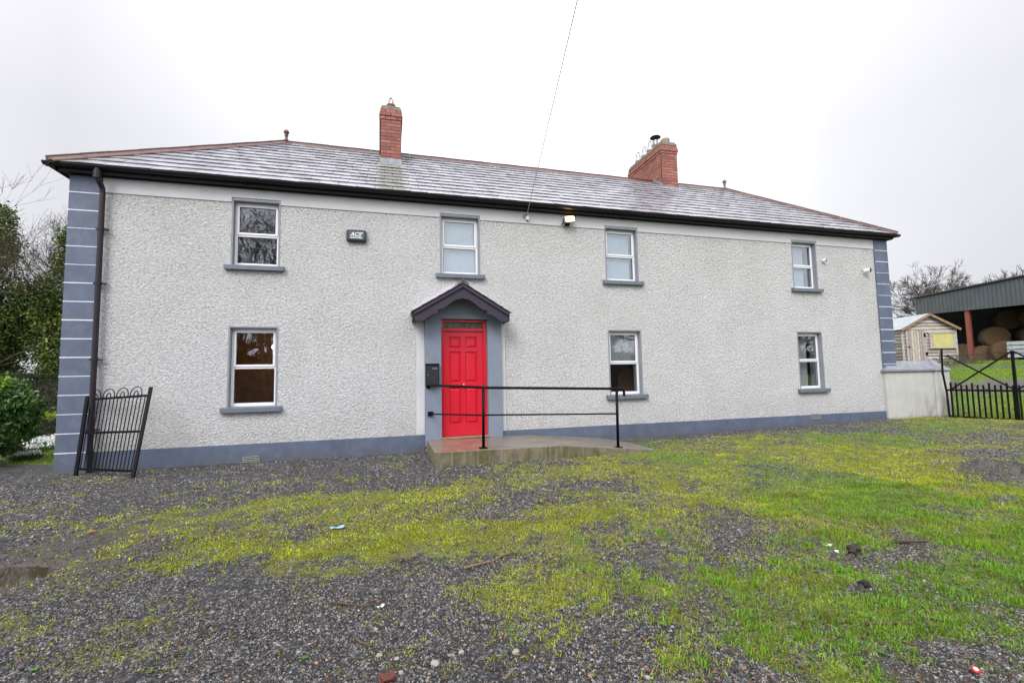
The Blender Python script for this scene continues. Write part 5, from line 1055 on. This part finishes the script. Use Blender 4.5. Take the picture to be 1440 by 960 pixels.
bale(.15, 1.9, fl_z, .66, 'ground-row hay bale furthest left, half behind the shed')
bale(1.31, 2.0, fl_z+.05, .66, 'ground-row hay bale seen between shed and red post')
bale(2.41, 1.9, fl_z-.06, .62, 'ground-row hay bale just right of the red post')
bale(3.40, 1.9, fl_z, .72, 'ground-row hay bale left of the slatted panel')
bale(4.75, 2.2, fl_z, .66, 'ground-row hay bale behind the slatted panel')
bale(2.87, 2.2, 1.14, .66, 'hay bale perched on top of the front row')
bale(4.05, 3.6, 1.10, .62, 'shaded hay bale in the second tier, right of the perched one')
bale(5.2, 3.6, 1.10, .62, 'shaded hay bale in the second tier at the picture edge')
bale(2.45, 5.0, 2.35, .68, 'dark hay bale high at the back of the barn')
bale(3.75, 5.0, 2.35, .68, 'dark hay bale highest and furthest right in the barn')

# ------------------------------------------------------------------ vegetation
def grow(base, h, r0, seed, levels=5, spread=.9, first=.35, kids=(3, 5), shrink=.72, up=.25, lean=(0, 0), trunks=1, r_min=.006, wig=.10):
    rd = random.Random(seed); segs = []
    def rv(): return Vector((rd.gauss(0, 1), rd.gauss(0, 1), rd.gauss(0, 1)))
    def br(p, d, L_, r, lv):
        n = 4 if lv < 3 else 3; q = p; rr = r
        pts = [(q, rr)]
        for i in range(n):
            d = (d+rv()*wig+Vector((0, 0, up*.12))).normalized(); q2 = q+d*L_/n; r2 = max(rr*(.86 if lv else .9), r_min*.7); segs.append((q, q2, rr, r2)); q, rr = q2, r2; pts.append((q, rr))
        if lv >= levels: return
        nk = rd.randint(*kids)
        for i in range(nk):
            t_ = rd.uniform(.35, 1.0) if i < nk-1 else 1.0; k = min(int(t_*n), n-1)+1; pp, pr = pts[k]
            ax = rv(); ax = (ax-d*ax.dot(d)).normalized(); nd = (d+ax*spread*rd.uniform(.5, 1.15)).normalized()
            if nd.z < -.15: nd.z *= .3
            br(pp, nd.normalized(), L_*shrink*rd.uniform(.75, 1.15), max(pr*rd.uniform(.55, .75), r_min), lv+1)
    for k in range(trunks):
        br(Vector(base), Vector((lean[0]+rd.uniform(-.2, .2)*(trunks > 1), lean[1]+rd.uniform(-.2, .2)*(trunks > 1), 1)).normalized(), h*first, r0, 0)
    return segs
def branchmesh(name, segs, m_, parent, n=5):
    A = np.array([s[0] for s in segs]); B = np.array([s[1] for s in segs]); ra = np.array([s[2] for s in segs]); rb = np.array([s[3] for s in segs])
    d = B-A; d /= np.linalg.norm(d, axis=1)[:, None]+1e-9; hlp = np.where(np.abs(d[:, 2:3]) > .9, np.array([[1., 0, 0]]), np.array([[0, 0, 1.]])); u = np.cross(d, hlp); u /= np.linalg.norm(u, axis=1)[:, None]; v = np.cross(d, u)
    V = []
    for P, R in ((A, ra), (B, rb)):
        for k in range(n): a = 2*math.pi*k/n; V.append(P+(u*math.cos(a)+v*math.sin(a))*R[:, None])
    V = np.stack(V, 1).reshape(-1, 3); base = (np.arange(len(segs))*2*n)[:, None, None]
    F_ = np.array([(k, (k+1) % n, n+(k+1) % n, n+k) for k in range(n)])[None]+base
    return npmesh(name, V, F_.reshape(-1, 4), m_, parent=parent, smooth=True, k=4)
def leaves(name, P, size, cols, parent, aspect=.5, updir=.3, mat_=None):
    n = len(P); d = rng.normal(0, 1, (n, 3)); d[:, 2] += updir; d /= np.linalg.norm(d, axis=1)[:, None]; u = np.cross(d, rng.normal(0, 1, (n, 3))); u /= np.linalg.norm(u, axis=1)[:, None]
    nn = np.cross(d, u); s = (size*rng.uniform(.6, 1.4, n))[:, None]
    V = np.stack([P, P+d*s*.5+u*s*aspect*.5, P+d*s+nn*s*.1, P+d*s*.5-u*s*aspect*.5], 1).reshape(-1, 3); F_ = np.arange(n*4).reshape(-1, 4)
    return npmesh(name, V, F_, mat_ or M['leaf'], colors=np.repeat(cols, 4, 0), parent=parent, k=4)
def bare_tree(name, loc, h, seed, label, group=None, ivy=0, **kw):
    t = thing(name, label, 'tree', loc, group); sg = grow((0, 0, 0), h, kw.pop('r0', h*.025), seed, **kw)
    trk = [s for s in sg if s[2] > h*.006]; tw = [s for s in sg if s[2] <= h*.006]
    branchmesh('trunk', trk, M['bark'], t, 7); branchmesh('twigs', tw, M['bark'], t, 4)
    if ivy:
        src = [s for s in sg if s[2] > h*.0022 and s[0].z < h*.88 and s[0].xy.length < h*.06+h*.20*(1-s[0].z/h)]; a = None
        wgt = np.array([s[2]**.6 for s in src]); a = rng.choice(len(src), ivy//26, p=wgt/wgt.sum())
        c_ = np.array([src[i][0] for i in a])+rng.normal(0, h*.020, (len(a), 3)); nz_ = ivy//120; zz = rng.uniform(.06, .80, nz_)*h; aa = rng.uniform(0, 6.283, nz_); rr_ = (h*.085*(1-zz/(h*.95))+.12)*(.6+.8*fbm(zz, aa, .9, 3, 2))*rng.random(nz_)**.4; bnd = rng.choice(len(src), 1)
        c_ = np.concatenate([c_, np.stack([np.cos(aa)*rr_+.25*np.sin(zz), np.sin(aa)*rr_, zz], 1)]); a = np.arange(len(c_)); P = np.repeat(c_, 26, 0)+rng.normal(0, h*.014, (len(a)*26, 3)); P[:, 2] = np.abs(P[:, 2])
        cc = np.repeat(rng.uniform(.5, 1.5, (len(a), 1))*np.where(rng.random((len(a), 1)) < .45, np.array([[.17, .19, .045]]), np.array([[.060, .10, .035]])), 26, 0)*rng.uniform(.6, 1.4, (len(P), 1))
        leaves('ivy', P, h*.0090, cc, t, .8)
    return t
# left of the house
bare_tree('ivy_tree', (-17.6, 26.6, 0), 12.0, 11, 'ivy-clad tree with bare top branches at the left picture edge', ivy=52000, levels=5, trunks=3, first=.34, spread=.7, r0=.15)
bare_tree('ivy_tree', (-14.9, 26.0, 0), 10.6, 23, 'ivy-clad tree with bare top closest to the house corner', ivy=40000, levels=5, trunks=3, first=.32, spread=.75, r0=.14)
bare_tree('bare_tree', (-13.6, 31.0, 0), 12.5, 5, 'leafless tree just showing beside the left house corner', levels=5, trunks=2, first=.3, spread=.75, r0=.14)
def evergreen(name, loc, rx, ry, h, n, label, cat='tree', cols=((.024, .042, .022), (.055, .075, .028)), size=.10, group=None, trunk=True, taper=.55, base=.05, per=30):
    t = thing(name, label, cat, loc, group)
    nc = n//per; a = rng.uniform(0, 6.283, nc); zz = rng.uniform(base, 1, nc)**.85; R = (1-zz*taper)*(.82+.25*rng.random(nc))*rng.random(nc)**.22
    c_ = np.stack([np.cos(a)*R*rx, np.sin(a)*R*ry, zz*h*(.93+.1*rng.random(nc))], 1)
    P = np.repeat(c_, per, 0)+rng.normal(0, 1, (nc*per, 3))*np.array([rx*.10, ry*.10, h*.045]); P[:, 2] = np.maximum(P[:, 2], .02)
    k = rng.random((nc, 1)); cc = (np.array(cols[0])*(1-k)+np.array(cols[1])*k)*rng.uniform(.6, 1.4, (nc, 1)); cc = np.repeat(cc, per, 0)*rng.uniform(.7, 1.35, (nc*per, 1))
    leaves('foliage', P, size, cc, t, .5)
    if trunk: branchmesh('trunk', grow((0, 0, 0), h*.9, h*.02, int(abs(loc[0]*7)), levels=2, first=.5), M['bark'], t, 6)
    return t
evergreen('evergreen_tree', (-21.5, 31, 0), 2.6, 2.2, 6.6, 16000, 'dark evergreen behind the ivy trees at the far left edge')
evergreen('evergreen_tree', (-17.2, 32, 0), 2.2, 2.0, 5.4, 13000, 'dark evergreen filling the gap between the two ivy trees')
evergreen('evergreen_tree', (-13.9, 29.5, 0), 1.8, 1.6, 4.8, 12000, 'dark evergreen low against the left house corner')
evergreen('conifer', (-14.9, 21.5, 0), 1.0, 1.0, 3.6, 12000, 'pointed dark green conifer behind the laurel bush', cols=((.02, .05, .012), (.045, .085, .02)), size=.10, taper=.8)
def hedge(name, x0, x1, y0, y1, h, n, label, cols, size, ztop=None, z0=0, lum=.03, cat='hedge'):
    t = thing(name, label, cat, ((x0+x1)/2, (y0+y1)/2, z0)); wx, wy = (x1-x0)/2, (y1-y0)/2
    u = rng.uniform(-wx, wx, n); v = rng.uniform(-wy, wy, n); w_ = rng.uniform(0, h, n); face = rng.random(n); v = np.where(face < .45, -wy+.1*rng.random(n), v); w_ = np.where((face >= .45) & (face < .75), h-.08*rng.random(n), w_); u = np.where(face > .93, wx-.08*rng.random(n), u)
    P = np.stack([u, v, w_], 1)+rng.normal(0, lum, (n, 3)); P[:, 2] += (vnoise(u+x0, v, 1.2, 3)-.5)*.12*(w_/h); P[:, 2] = np.maximum(P[:, 2], 0)
    k = np.clip(fbm(u, w_+v, 1.6, 3, 3)*2-.5, 0, 1)[:, None]; cc = (np.array(cols[0])*(1-k)+np.array(cols[1])*k)*rng.uniform(.6, 1.4, (n, 1))
    if ztop is not None: m_ = (w_ > h-.12); cc[m_] = np.array(ztop)*rng.uniform(.6, 1.4, (m_.sum(), 1))
    leaves('foliage', P, size, cc, t, .6)
    q = MB(); q.box(-wx+.12, -wy+.15, 0, wx-.12, wy-.12, h-.16); q.build('stems', M['bark'], t)
    return t
hedge('clipped_hedge', -16, -8.4, 17.3, 18.2, 1.55, 42000, 'tall dark clipped hedge across the back of the garden', ((.018, .032, .014), (.035, .05, .02)), .045)
hedge('box_hedge', -13, -6.6, 13.9, 14.5, .55, 26000, 'low box hedge with a mossy bright top behind the snowdrops', ((.030, .035, .014), (.055, .055, .02)), .035, ztop=(.20, .30, .03))
# laurel at the left edge
lo = thing('laurel_bush', 'big glossy laurel bush cut by the left picture edge', 'bush', (-6.35, 9.35, -.03))
nc = 1150; a = rng.uniform(0, 6.283, nc); ph = np.arccos(rng.uniform(-1, 1, nc)); R = rng.random(nc)**.25
c_ = np.stack([np.cos(a)*np.sin(ph)*R*.78, np.sin(a)*np.sin(ph)*R*.75, .78+np.cos(ph)*R*.70], 1); c_ = c_*(1+.18*(fbm(c_[:, 0]*1.0+5, c_[:, 2]+c_[:, 1], 1.5, 9, 2)[:, None]-.5))
P = np.repeat(c_, 13, 0)+rng.normal(0, .045, (nc*13, 3)); P[:, 2] = np.maximum(P[:, 2], .03)
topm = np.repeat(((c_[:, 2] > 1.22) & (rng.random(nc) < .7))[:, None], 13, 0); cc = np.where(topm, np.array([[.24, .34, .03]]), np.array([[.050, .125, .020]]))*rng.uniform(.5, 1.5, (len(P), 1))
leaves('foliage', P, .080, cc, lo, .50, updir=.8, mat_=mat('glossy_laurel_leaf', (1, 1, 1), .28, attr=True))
branchmesh('stems', [s for k in range(7) for s in grow((random.uniform(-.15, .15), random.uniform(-.15, .15), 0), 1.3, .022, 300+k, levels=2, first=.45, lean=(random.uniform(-.4, .4), random.uniform(-.4, .4)))], M['bark'], lo, 5)
# snowdrops
def flowers(cx, cy, rx, ry, n, label):
    a = rng.uniform(0, 6.283, n); r_ = np.sqrt(rng.random(n)); x = cx+np.cos(a)*r_*rx; y = cy+np.sin(a)*r_*ry; k = fbm(x, y, 2.2, 4, 2) > .40; x, y = x[k], y[k]; n = len(x); z = height(x, y)
    t = thing('snowdrops', label, 'flowers', (cx, cy, 0)); t['kind'] = 'stuff'
    P = np.stack([x-cx, y-cy, z+.10+.05*rng.random(n)], 1); leaves('flower_heads', np.repeat(P, 3, 0)+rng.normal(0, .008, (n*3, 3)), .035, np.ones((n*3, 3)), t, .6, updir=-.8, mat_=M['petal'])
    P2 = np.repeat(np.stack([x-cx, y-cy, z], 1), 3, 0)+rng.normal(0, .015, (n*3, 3))*np.array([1, 1, 0]); leaves('flower_leaves', P2, .11, np.array([.05, .12, .04])*rng.uniform(.6, 1.4, (n*3, 1)), t, .12, updir=3)
    return t
flowers(-6.75, 12.1, .85, 1.5, 1900, 'drift of white snowdrops beside the house corner'); flowers(-5.95, 9.85, .18, .16, 130, 'small lone clump of white flowers nearer the gravel')
# right: bare trees behind the barn, undergrowth by the shed
bare_tree('bare_tree', (52.2, 31.9, 1.5), 11.2, 42, 'broad leafless tree rising behind the barn roof', levels=6, trunks=4, first=.27, spread=.72, kids=(3, 4), up=.05, r0=.22, r_min=.014, shrink=.74)
bare_tree('bare_tree', (58.1, 30.1, 1.5), 7.8, 8, 'thin leafless tree behind the barn, left of the last one', levels=5, trunks=2, first=.4, spread=.6, r0=.16, r_min=.02)
bare_tree('bare_tree', (60.9, 29.2, 1.5), 7.4, 9, 'thin leafless tree over the barn roof at the right edge', levels=5, trunks=2, first=.4, spread=.6, r0=.16, r_min=.02)
bs = thing('bramble', 'grey-brown brambles tangled at the foot of the shed', 'bush', (23.4, 13.5, 1.15)); sg = []
for k in range(26): sg += grow((random.uniform(-1.3, 1.3), random.uniform(-.3, .4), 0), .8, .012, 500+k, levels=3, first=.4, lean=(random.uniform(-.6, .6), random.uniform(-.5, .2)), r_min=.004, kids=(2, 3))
branchmesh('stems', sg, M['bark'], bs, 4); P = np.stack([rng.uniform(-1.3, 1.3, 1500), rng.uniform(-.4, .4, 1500), rng.random(1500)**1.5*.45], 1); leaves('foliage', P, .06, np.where(rng.random((1500, 1)) < .5, np.array([[.16, .12, .08]]), np.array([[.07, .09, .035]])), bs)
# across the road, behind the photographer (mirrored in the windows)
bare_tree('bare_tree', (-6.3, -11.5, 0), 13, 71, 'big leafless tree behind the photographer, mirrored in the upper left window', levels=5, trunks=3, first=.34, spread=.75, r0=.2, r_min=.010)
bare_tree('ivy_tree', (-8.6, -13.6, 0), 6.4, 72, 'ivy-clad tree at the far end of the hedge behind the photographer', ivy=15000, levels=5, trunks=2, first=.34, spread=.8, r0=.28, r_min=.014)
bare_tree('bare_tree', (46, -13, 0), 8, 73, 'leafless tree beyond the right end of the hedge behind the photographer', levels=4, trunks=2, first=.34, spread=.8, r_min=.014)
t0 = bare_tree('bare_tree', (3, -14.5, 0), 7.4, 80, 'bare trees added in a row behind the photographer to dim the mirrored sky', group='added trees behind the photographer dimming the mirrored sky', levels=5, trunks=3, first=.30, spread=.8, r_min=.012)  # row put in out of view to grey the sky mirrored in lower panes
for k, (tx, ty, ts) in enumerate(((9, -14.2, 1.0), (14.5, -15, .92), (20, -14.4, 1.05), (26, -15, .95), (33, -14.5, 1.0), (-1.5, -15.2, .9))):
    c_ = t0.copy(); C.objects.link(c_); c_.location = (tx, ty, 0); c_.rotation_euler.z = k*1.1; c_.scale = (ts*1.15, ts*1.15, ts)
    for ch in list(t0.children): d_ = ch.copy(); C.objects.link(d_); d_.parent = c_
hedge('roadside_hedge', -22, 34, -14.5, -13, 2.5, 30000, 'long rough roadside hedge behind the photographer', ((.02, .034, .012), (.05, .055, .02)), .28, lum=.15)

# ------------------------------------------------------------------ inside the lower left room
cu_ = thing('cupboard', 'tall brown wooden cupboard inside the lower left room', 'cupboard', (-2.35, 10.4, .1))
b_ = MB(); b_.box(-1.6, 0, 0, 1.05, .5, 2.2); b_.build('carcass', M['wood_in'], cu_, bevel=.01)
for k in range(3): b_ = MB(); b_.box(-1.5+k*.85, -.03, .1, -.72+k*.85, -.002, 2.1); b_.build('door_panel', M['wood_in'], cu_, bevel=.01)
wl_ = thing('wall_lamp', 'small glowing lamp seen through the lower left window', 'lamp', (-2.02, 9.30, 1.86))
b_ = MB(); b_.lathe([(.01, -.03), (.026, -.015), (.031, .01), (.022, .03), (.01, .05)], (0, 0, 0), 12); b_.build('globe', M['bulb'], wl_, smooth=True)
b_ = MB(); b_.tube([(0, 0, .05), (0, 0, .64)], .006, 6); b_.build('flex', M['black_plastic'], wl_)
fr_ = thing('white_cabinet', 'white cabinet at the right of the lower left room', 'cabinet', (-1.75, 9.7, .1)); b_ = MB(); b_.box(-.1, 0, 0, .5, .5, 1.05); b_.build('carcass', M['white_plastic'], fr_, bevel=.01); b_ = MB(); b_.box(-.08, -.02, .05, .2, -.002, 1.0); b_.build('door_panel', M['white_plastic'], fr_, bevel=.005)
hb = thing('chair', 'brown round-backed chair inside behind the lower window near the handrail', 'chair', (5.15, 8.95, .1))
n_ = 12; arch = [(.30*math.cos(a), .95+.34*math.sin(a)) for a in np.linspace(0, math.pi, n_)]; b_ = MB(); b_.prism([(.30, .40)]+arch+[(-.30, .40)], 0, .07); b_.build('backrest', M['wood_in'], hb, bevel=.01)
b_ = MB(); b_.box(-.30, .07, .38, .30, .5, .46); b_.build('seat', M['wood_in'], hb, bevel=.01)
for a in (-.26, .26):
    for b in (.03, .45): q = MB(); q.box(a-.02, b, 0, a+.02, b+.04, .38); q.build('leg', M['wood_in'], hb)

# ------------------------------------------------------------------ small things lying about
def gz(x, y): return float(height(x, y))
def twig(name, pts, r, label, col=(.19, .12, .065)):
    b_ = MB(); P3 = [(x, y, gz(x, y)+r*1.1+dz) for x, y, dz in pts]; b_.tube(P3, [r*(1-.5*i/len(P3)) for i in range(len(P3))], 7); o = b_.build(name, mat('stick_bark', col, .8, var=.3, vscale=30), smooth=True); return tag(o, label, 'stick')
twig('stick', [(.50, 3.08, .0), (.60, 3.10, .004), (.70, 3.135, .0), (.78, 3.18, .008), (.87, 3.225, .004)], .009, 'long pale brown curved stick in the middle of the yard')
twig('twig', [(-.30, 2.86, 0), (-.22, 2.80, .012), (-.12, 2.76, .0), (-.02, 2.75, .014)], .0045, 'thin forked twig lying left of the curved stick', (.10, .05, .035))
twig('twig', [(-.14, 2.42, 0), (-.12, 2.36, .01), (-.07, 2.33, 0)], .005, 'short hooked brown twig above the brick fragment', (.16, .09, .05))
twig('twig', [(1.50, 1.98, 0), (1.62, 1.93, .01), (1.74, 1.91, 0)], .005, 'thin grey twig in the gravel by the right tufts', (.09, .08, .07))
twig('stick', [(2.25, 1.78, 0), (2.36, 1.74, .01), (2.50, 1.70, 0)], .009, 'damp dark stick half buried among the tall grass', (.08, .055, .04))
twig('stick', [(3.55, 2.55, 0), (3.62, 2.49, .015), (3.72, 2.45, .01)], .014, 'stubby dark stick in the bright grass on the right', (.07, .05, .04))
def lump(name, x, y, s, label, col, cat, m_=None, flat=.6, group=None, seed=0):
    rd = random.Random(seed); bm = bmesh.new(); bmesh.ops.create_icosphere(bm, subdivisions=2, radius=1)
    for v in bm.verts: v.co *= 1+rd.uniform(-.16, .16)*(1 if name != 'clod' else 2.4); v.co.z *= flat; v.co.x *= 1.15
    me = bpy.data.meshes.new(name); bm.to_mesh(me); bm.free(); o = link(name, me, m_ or mat(name, col, .7, var=.25, vscale=20, bump=.4, bscale=80, bdist=.003)); o.scale = (s, s, s); o.location = (x, y, gz(x, y)+s*flat*.5); o.rotation_euler.z = rd.uniform(0, 6); return tag(o, label, cat, group)
ps_ = mat('pale_stone', (.33, .31, .28), .75, var=.2, vscale=40, bump=.4, bscale=90, bdist=.002)
G_ = 'pale stones in the dark gravel'
for i, (x, y, s, lb2) in enumerate([(.205, 2.105, .020, 'largest pale stone, right of the brick fragment'), (.568, 2.096, .017, 'pale stone by itself in the gravel near the lower centre'), (-.03, 2.235, .013, 'pale stone directly above the brick fragment'), (.045, 2.19, .011, 'small pale stone next to the one above the brick'), (.33, 2.16, .012, 'cream stone between the two biggest pale stones'), (-.05, 2.47, .010, 'tiny pale stone beneath the hooked twig'), (.06, 2.09, .011, 'flat pale chip just beside the brick fragment'), (1.05, 1.78, .012, 'beige stone in the gravel left of the tall grass')]):
    lump('pale_stone', x, y, s, lb2, None, 'stone', ps_, group=G_, seed=i)
bm = bmesh.new(); bmesh.ops.create_cube(bm, size=1); bmesh.ops.subdivide_edges(bm, edges=bm.edges, cuts=2, use_grid_fill=True)
for v in bm.verts: v.co += Vector((random.uniform(-.09, .09), random.uniform(-.09, .09), random.uniform(-.09, .09)))
me = bpy.data.meshes.new('brick_fragment'); bm.to_mesh(me); bm.free(); o = link('brick_fragment', me, mat('wet_broken_brick', (.12, .034, .024), .45, var=.3, vscale=30, bump=.4, bscale=80, bdist=.003), bevel=.06); o.scale = (.060, .040, .030); o.location = (.005, 2.05, gz(.005, 2.05)+.012); o.rotation_euler = (.15, .1, .5); tag(o, 'broken dark red brick fragment at the bottom of the yard', 'brick')
lump('clod', 2.95, 2.37, .034, 'upright dark clod of earth in the grass', (.035, .026, .020), 'clod', flat=1.05, seed=5); lump('clod', 2.62, 2.06, .024, 'black lump of earth in a hollow of the grass', (.015, .014, .014), 'clod', flat=.7, seed=6)
def scrap(name, x, y, w_, d_, col, label, cat, rot=0):
    b_ = MB(); n_ = 5; vs = []
    for j in range(2):
        for i in range(n_): vs.append(((i/(n_-1)-.5)*w_, (j-.5)*d_*(1-.2*math.sin(i)), .004+.006*math.sin(i*1.9+j)))
    vs += [(a, b, c-.0015) for a, b, c in vs]; m_ = 2*n_
    b_.add(vs, [(i, i+1, n_+i+1, n_+i) for i in range(n_-1)]+[(m_+n_+i, m_+n_+i+1, m_+i+1, m_+i) for i in range(n_-1)]+[(i, m_+i, m_+i+1, i+1) for i in range(n_-1)]+[(n_+i+1, m_+n_+i+1, m_+n_+i, n_+i) for i in range(n_-1)])
    o = b_.build(name, mat(name+'_mat', col, .5, var=.15, vscale=30)); o.location = (x, y, gz(x, y)+.016); o.rotation_euler.z = rot; return tag(o, label, cat)
scrap('blue_wrapper', -.405, 4.25, .11, .05, (.30, .47, .68), 'crumpled pale blue wrapper on the yellow grass', 'litter', .2)
scrap('white_wrapper', 3.02, 2.62, .055, .022, (.50, .50, .48), 'white scrap of plastic beside the bare patch on the right', 'litter', .1)
scrap('white_scrap', 2.94, 2.49, .03, .02, (.7, .7, .7), 'tiny white scrap just in front of the white plastic', 'litter', .8)
scrap('paper_scrap', -.03, 2.70, .04, .018, (.60, .60, .58), 'little white paper scrap beside the forked twig', 'litter', .6)
def leaf(x, y, s, col, label, rot):
    b_ = MB(); pr = [(0, 0), (.3, .28), (.65, .34), (1, 0), (.65, -.34), (.3, -.28)]
    vs = [(u*s, v*s, .006+.25*s*abs(v)+.04*s*math.sin(3*u)) for u, v in pr]+[(u*s, v*s, .0045+.25*s*abs(v)+.04*s*math.sin(3*u)) for u, v in pr]
    b_.add(vs, [(0,1,5),(1,2,4,5),(2,3,4),(6,11,7),(7,11,10,8),(8,10,9)]); o = b_.build('fallen_leaf', mat('fallen_leaf', col, .5, var=.2, vscale=30)); o.location = (x, y, gz(x, y)+.012); o.rotation_euler.z = rot; return tag(o, label, 'leaf', 'fallen leaves on the yard')
leaf(-2.45, 4.76, .08, (.32, .13, .04), 'orange-brown fallen leaf on the mud at the left', .4); leaf(-3.75, 7.30, .07, (.40, .36, .08), 'yellow fallen leaf below the foot of the leaning gate', 1.4); leaf(-2.0, 7.55, .06, (.42, .38, .10), 'yellow fallen leaf below the left air vent', 2.2); leaf(-1.45, 6.35, .05, (.35, .33, .10), 'pale yellow leaf out on the gravel left of the ramp', .1); leaf(-2.95, 7.8, .06, (.34, .33, .06), 'greenish yellow leaf against the plinth beside the leaning gate', 2.9); leaf(.50, 3.5, .05, (.10, .05, .03), 'dark brown fallen leaf above the curved stick', .9)
bc = thing('bottle_cap', 'red and white bottle cap in the near right corner', 'bottle cap', (2.315, 1.385, gz(2.315, 1.385)+.02)); b_ = MB(); b_.lathe([(.019, 0), (.019, .008), (.015, .011)], n=20); o = b_.build('rim', mat('red_cap', (.55, .02, .02), .4), bc); b_ = MB(); b_.lathe([(.011, .0112), (.010, .0122)], n=18); b_.build('disc', M['white_plastic'], bc); bc.rotation_euler = (.35, -.2, 0); bc.scale = (.75, .75, .75)
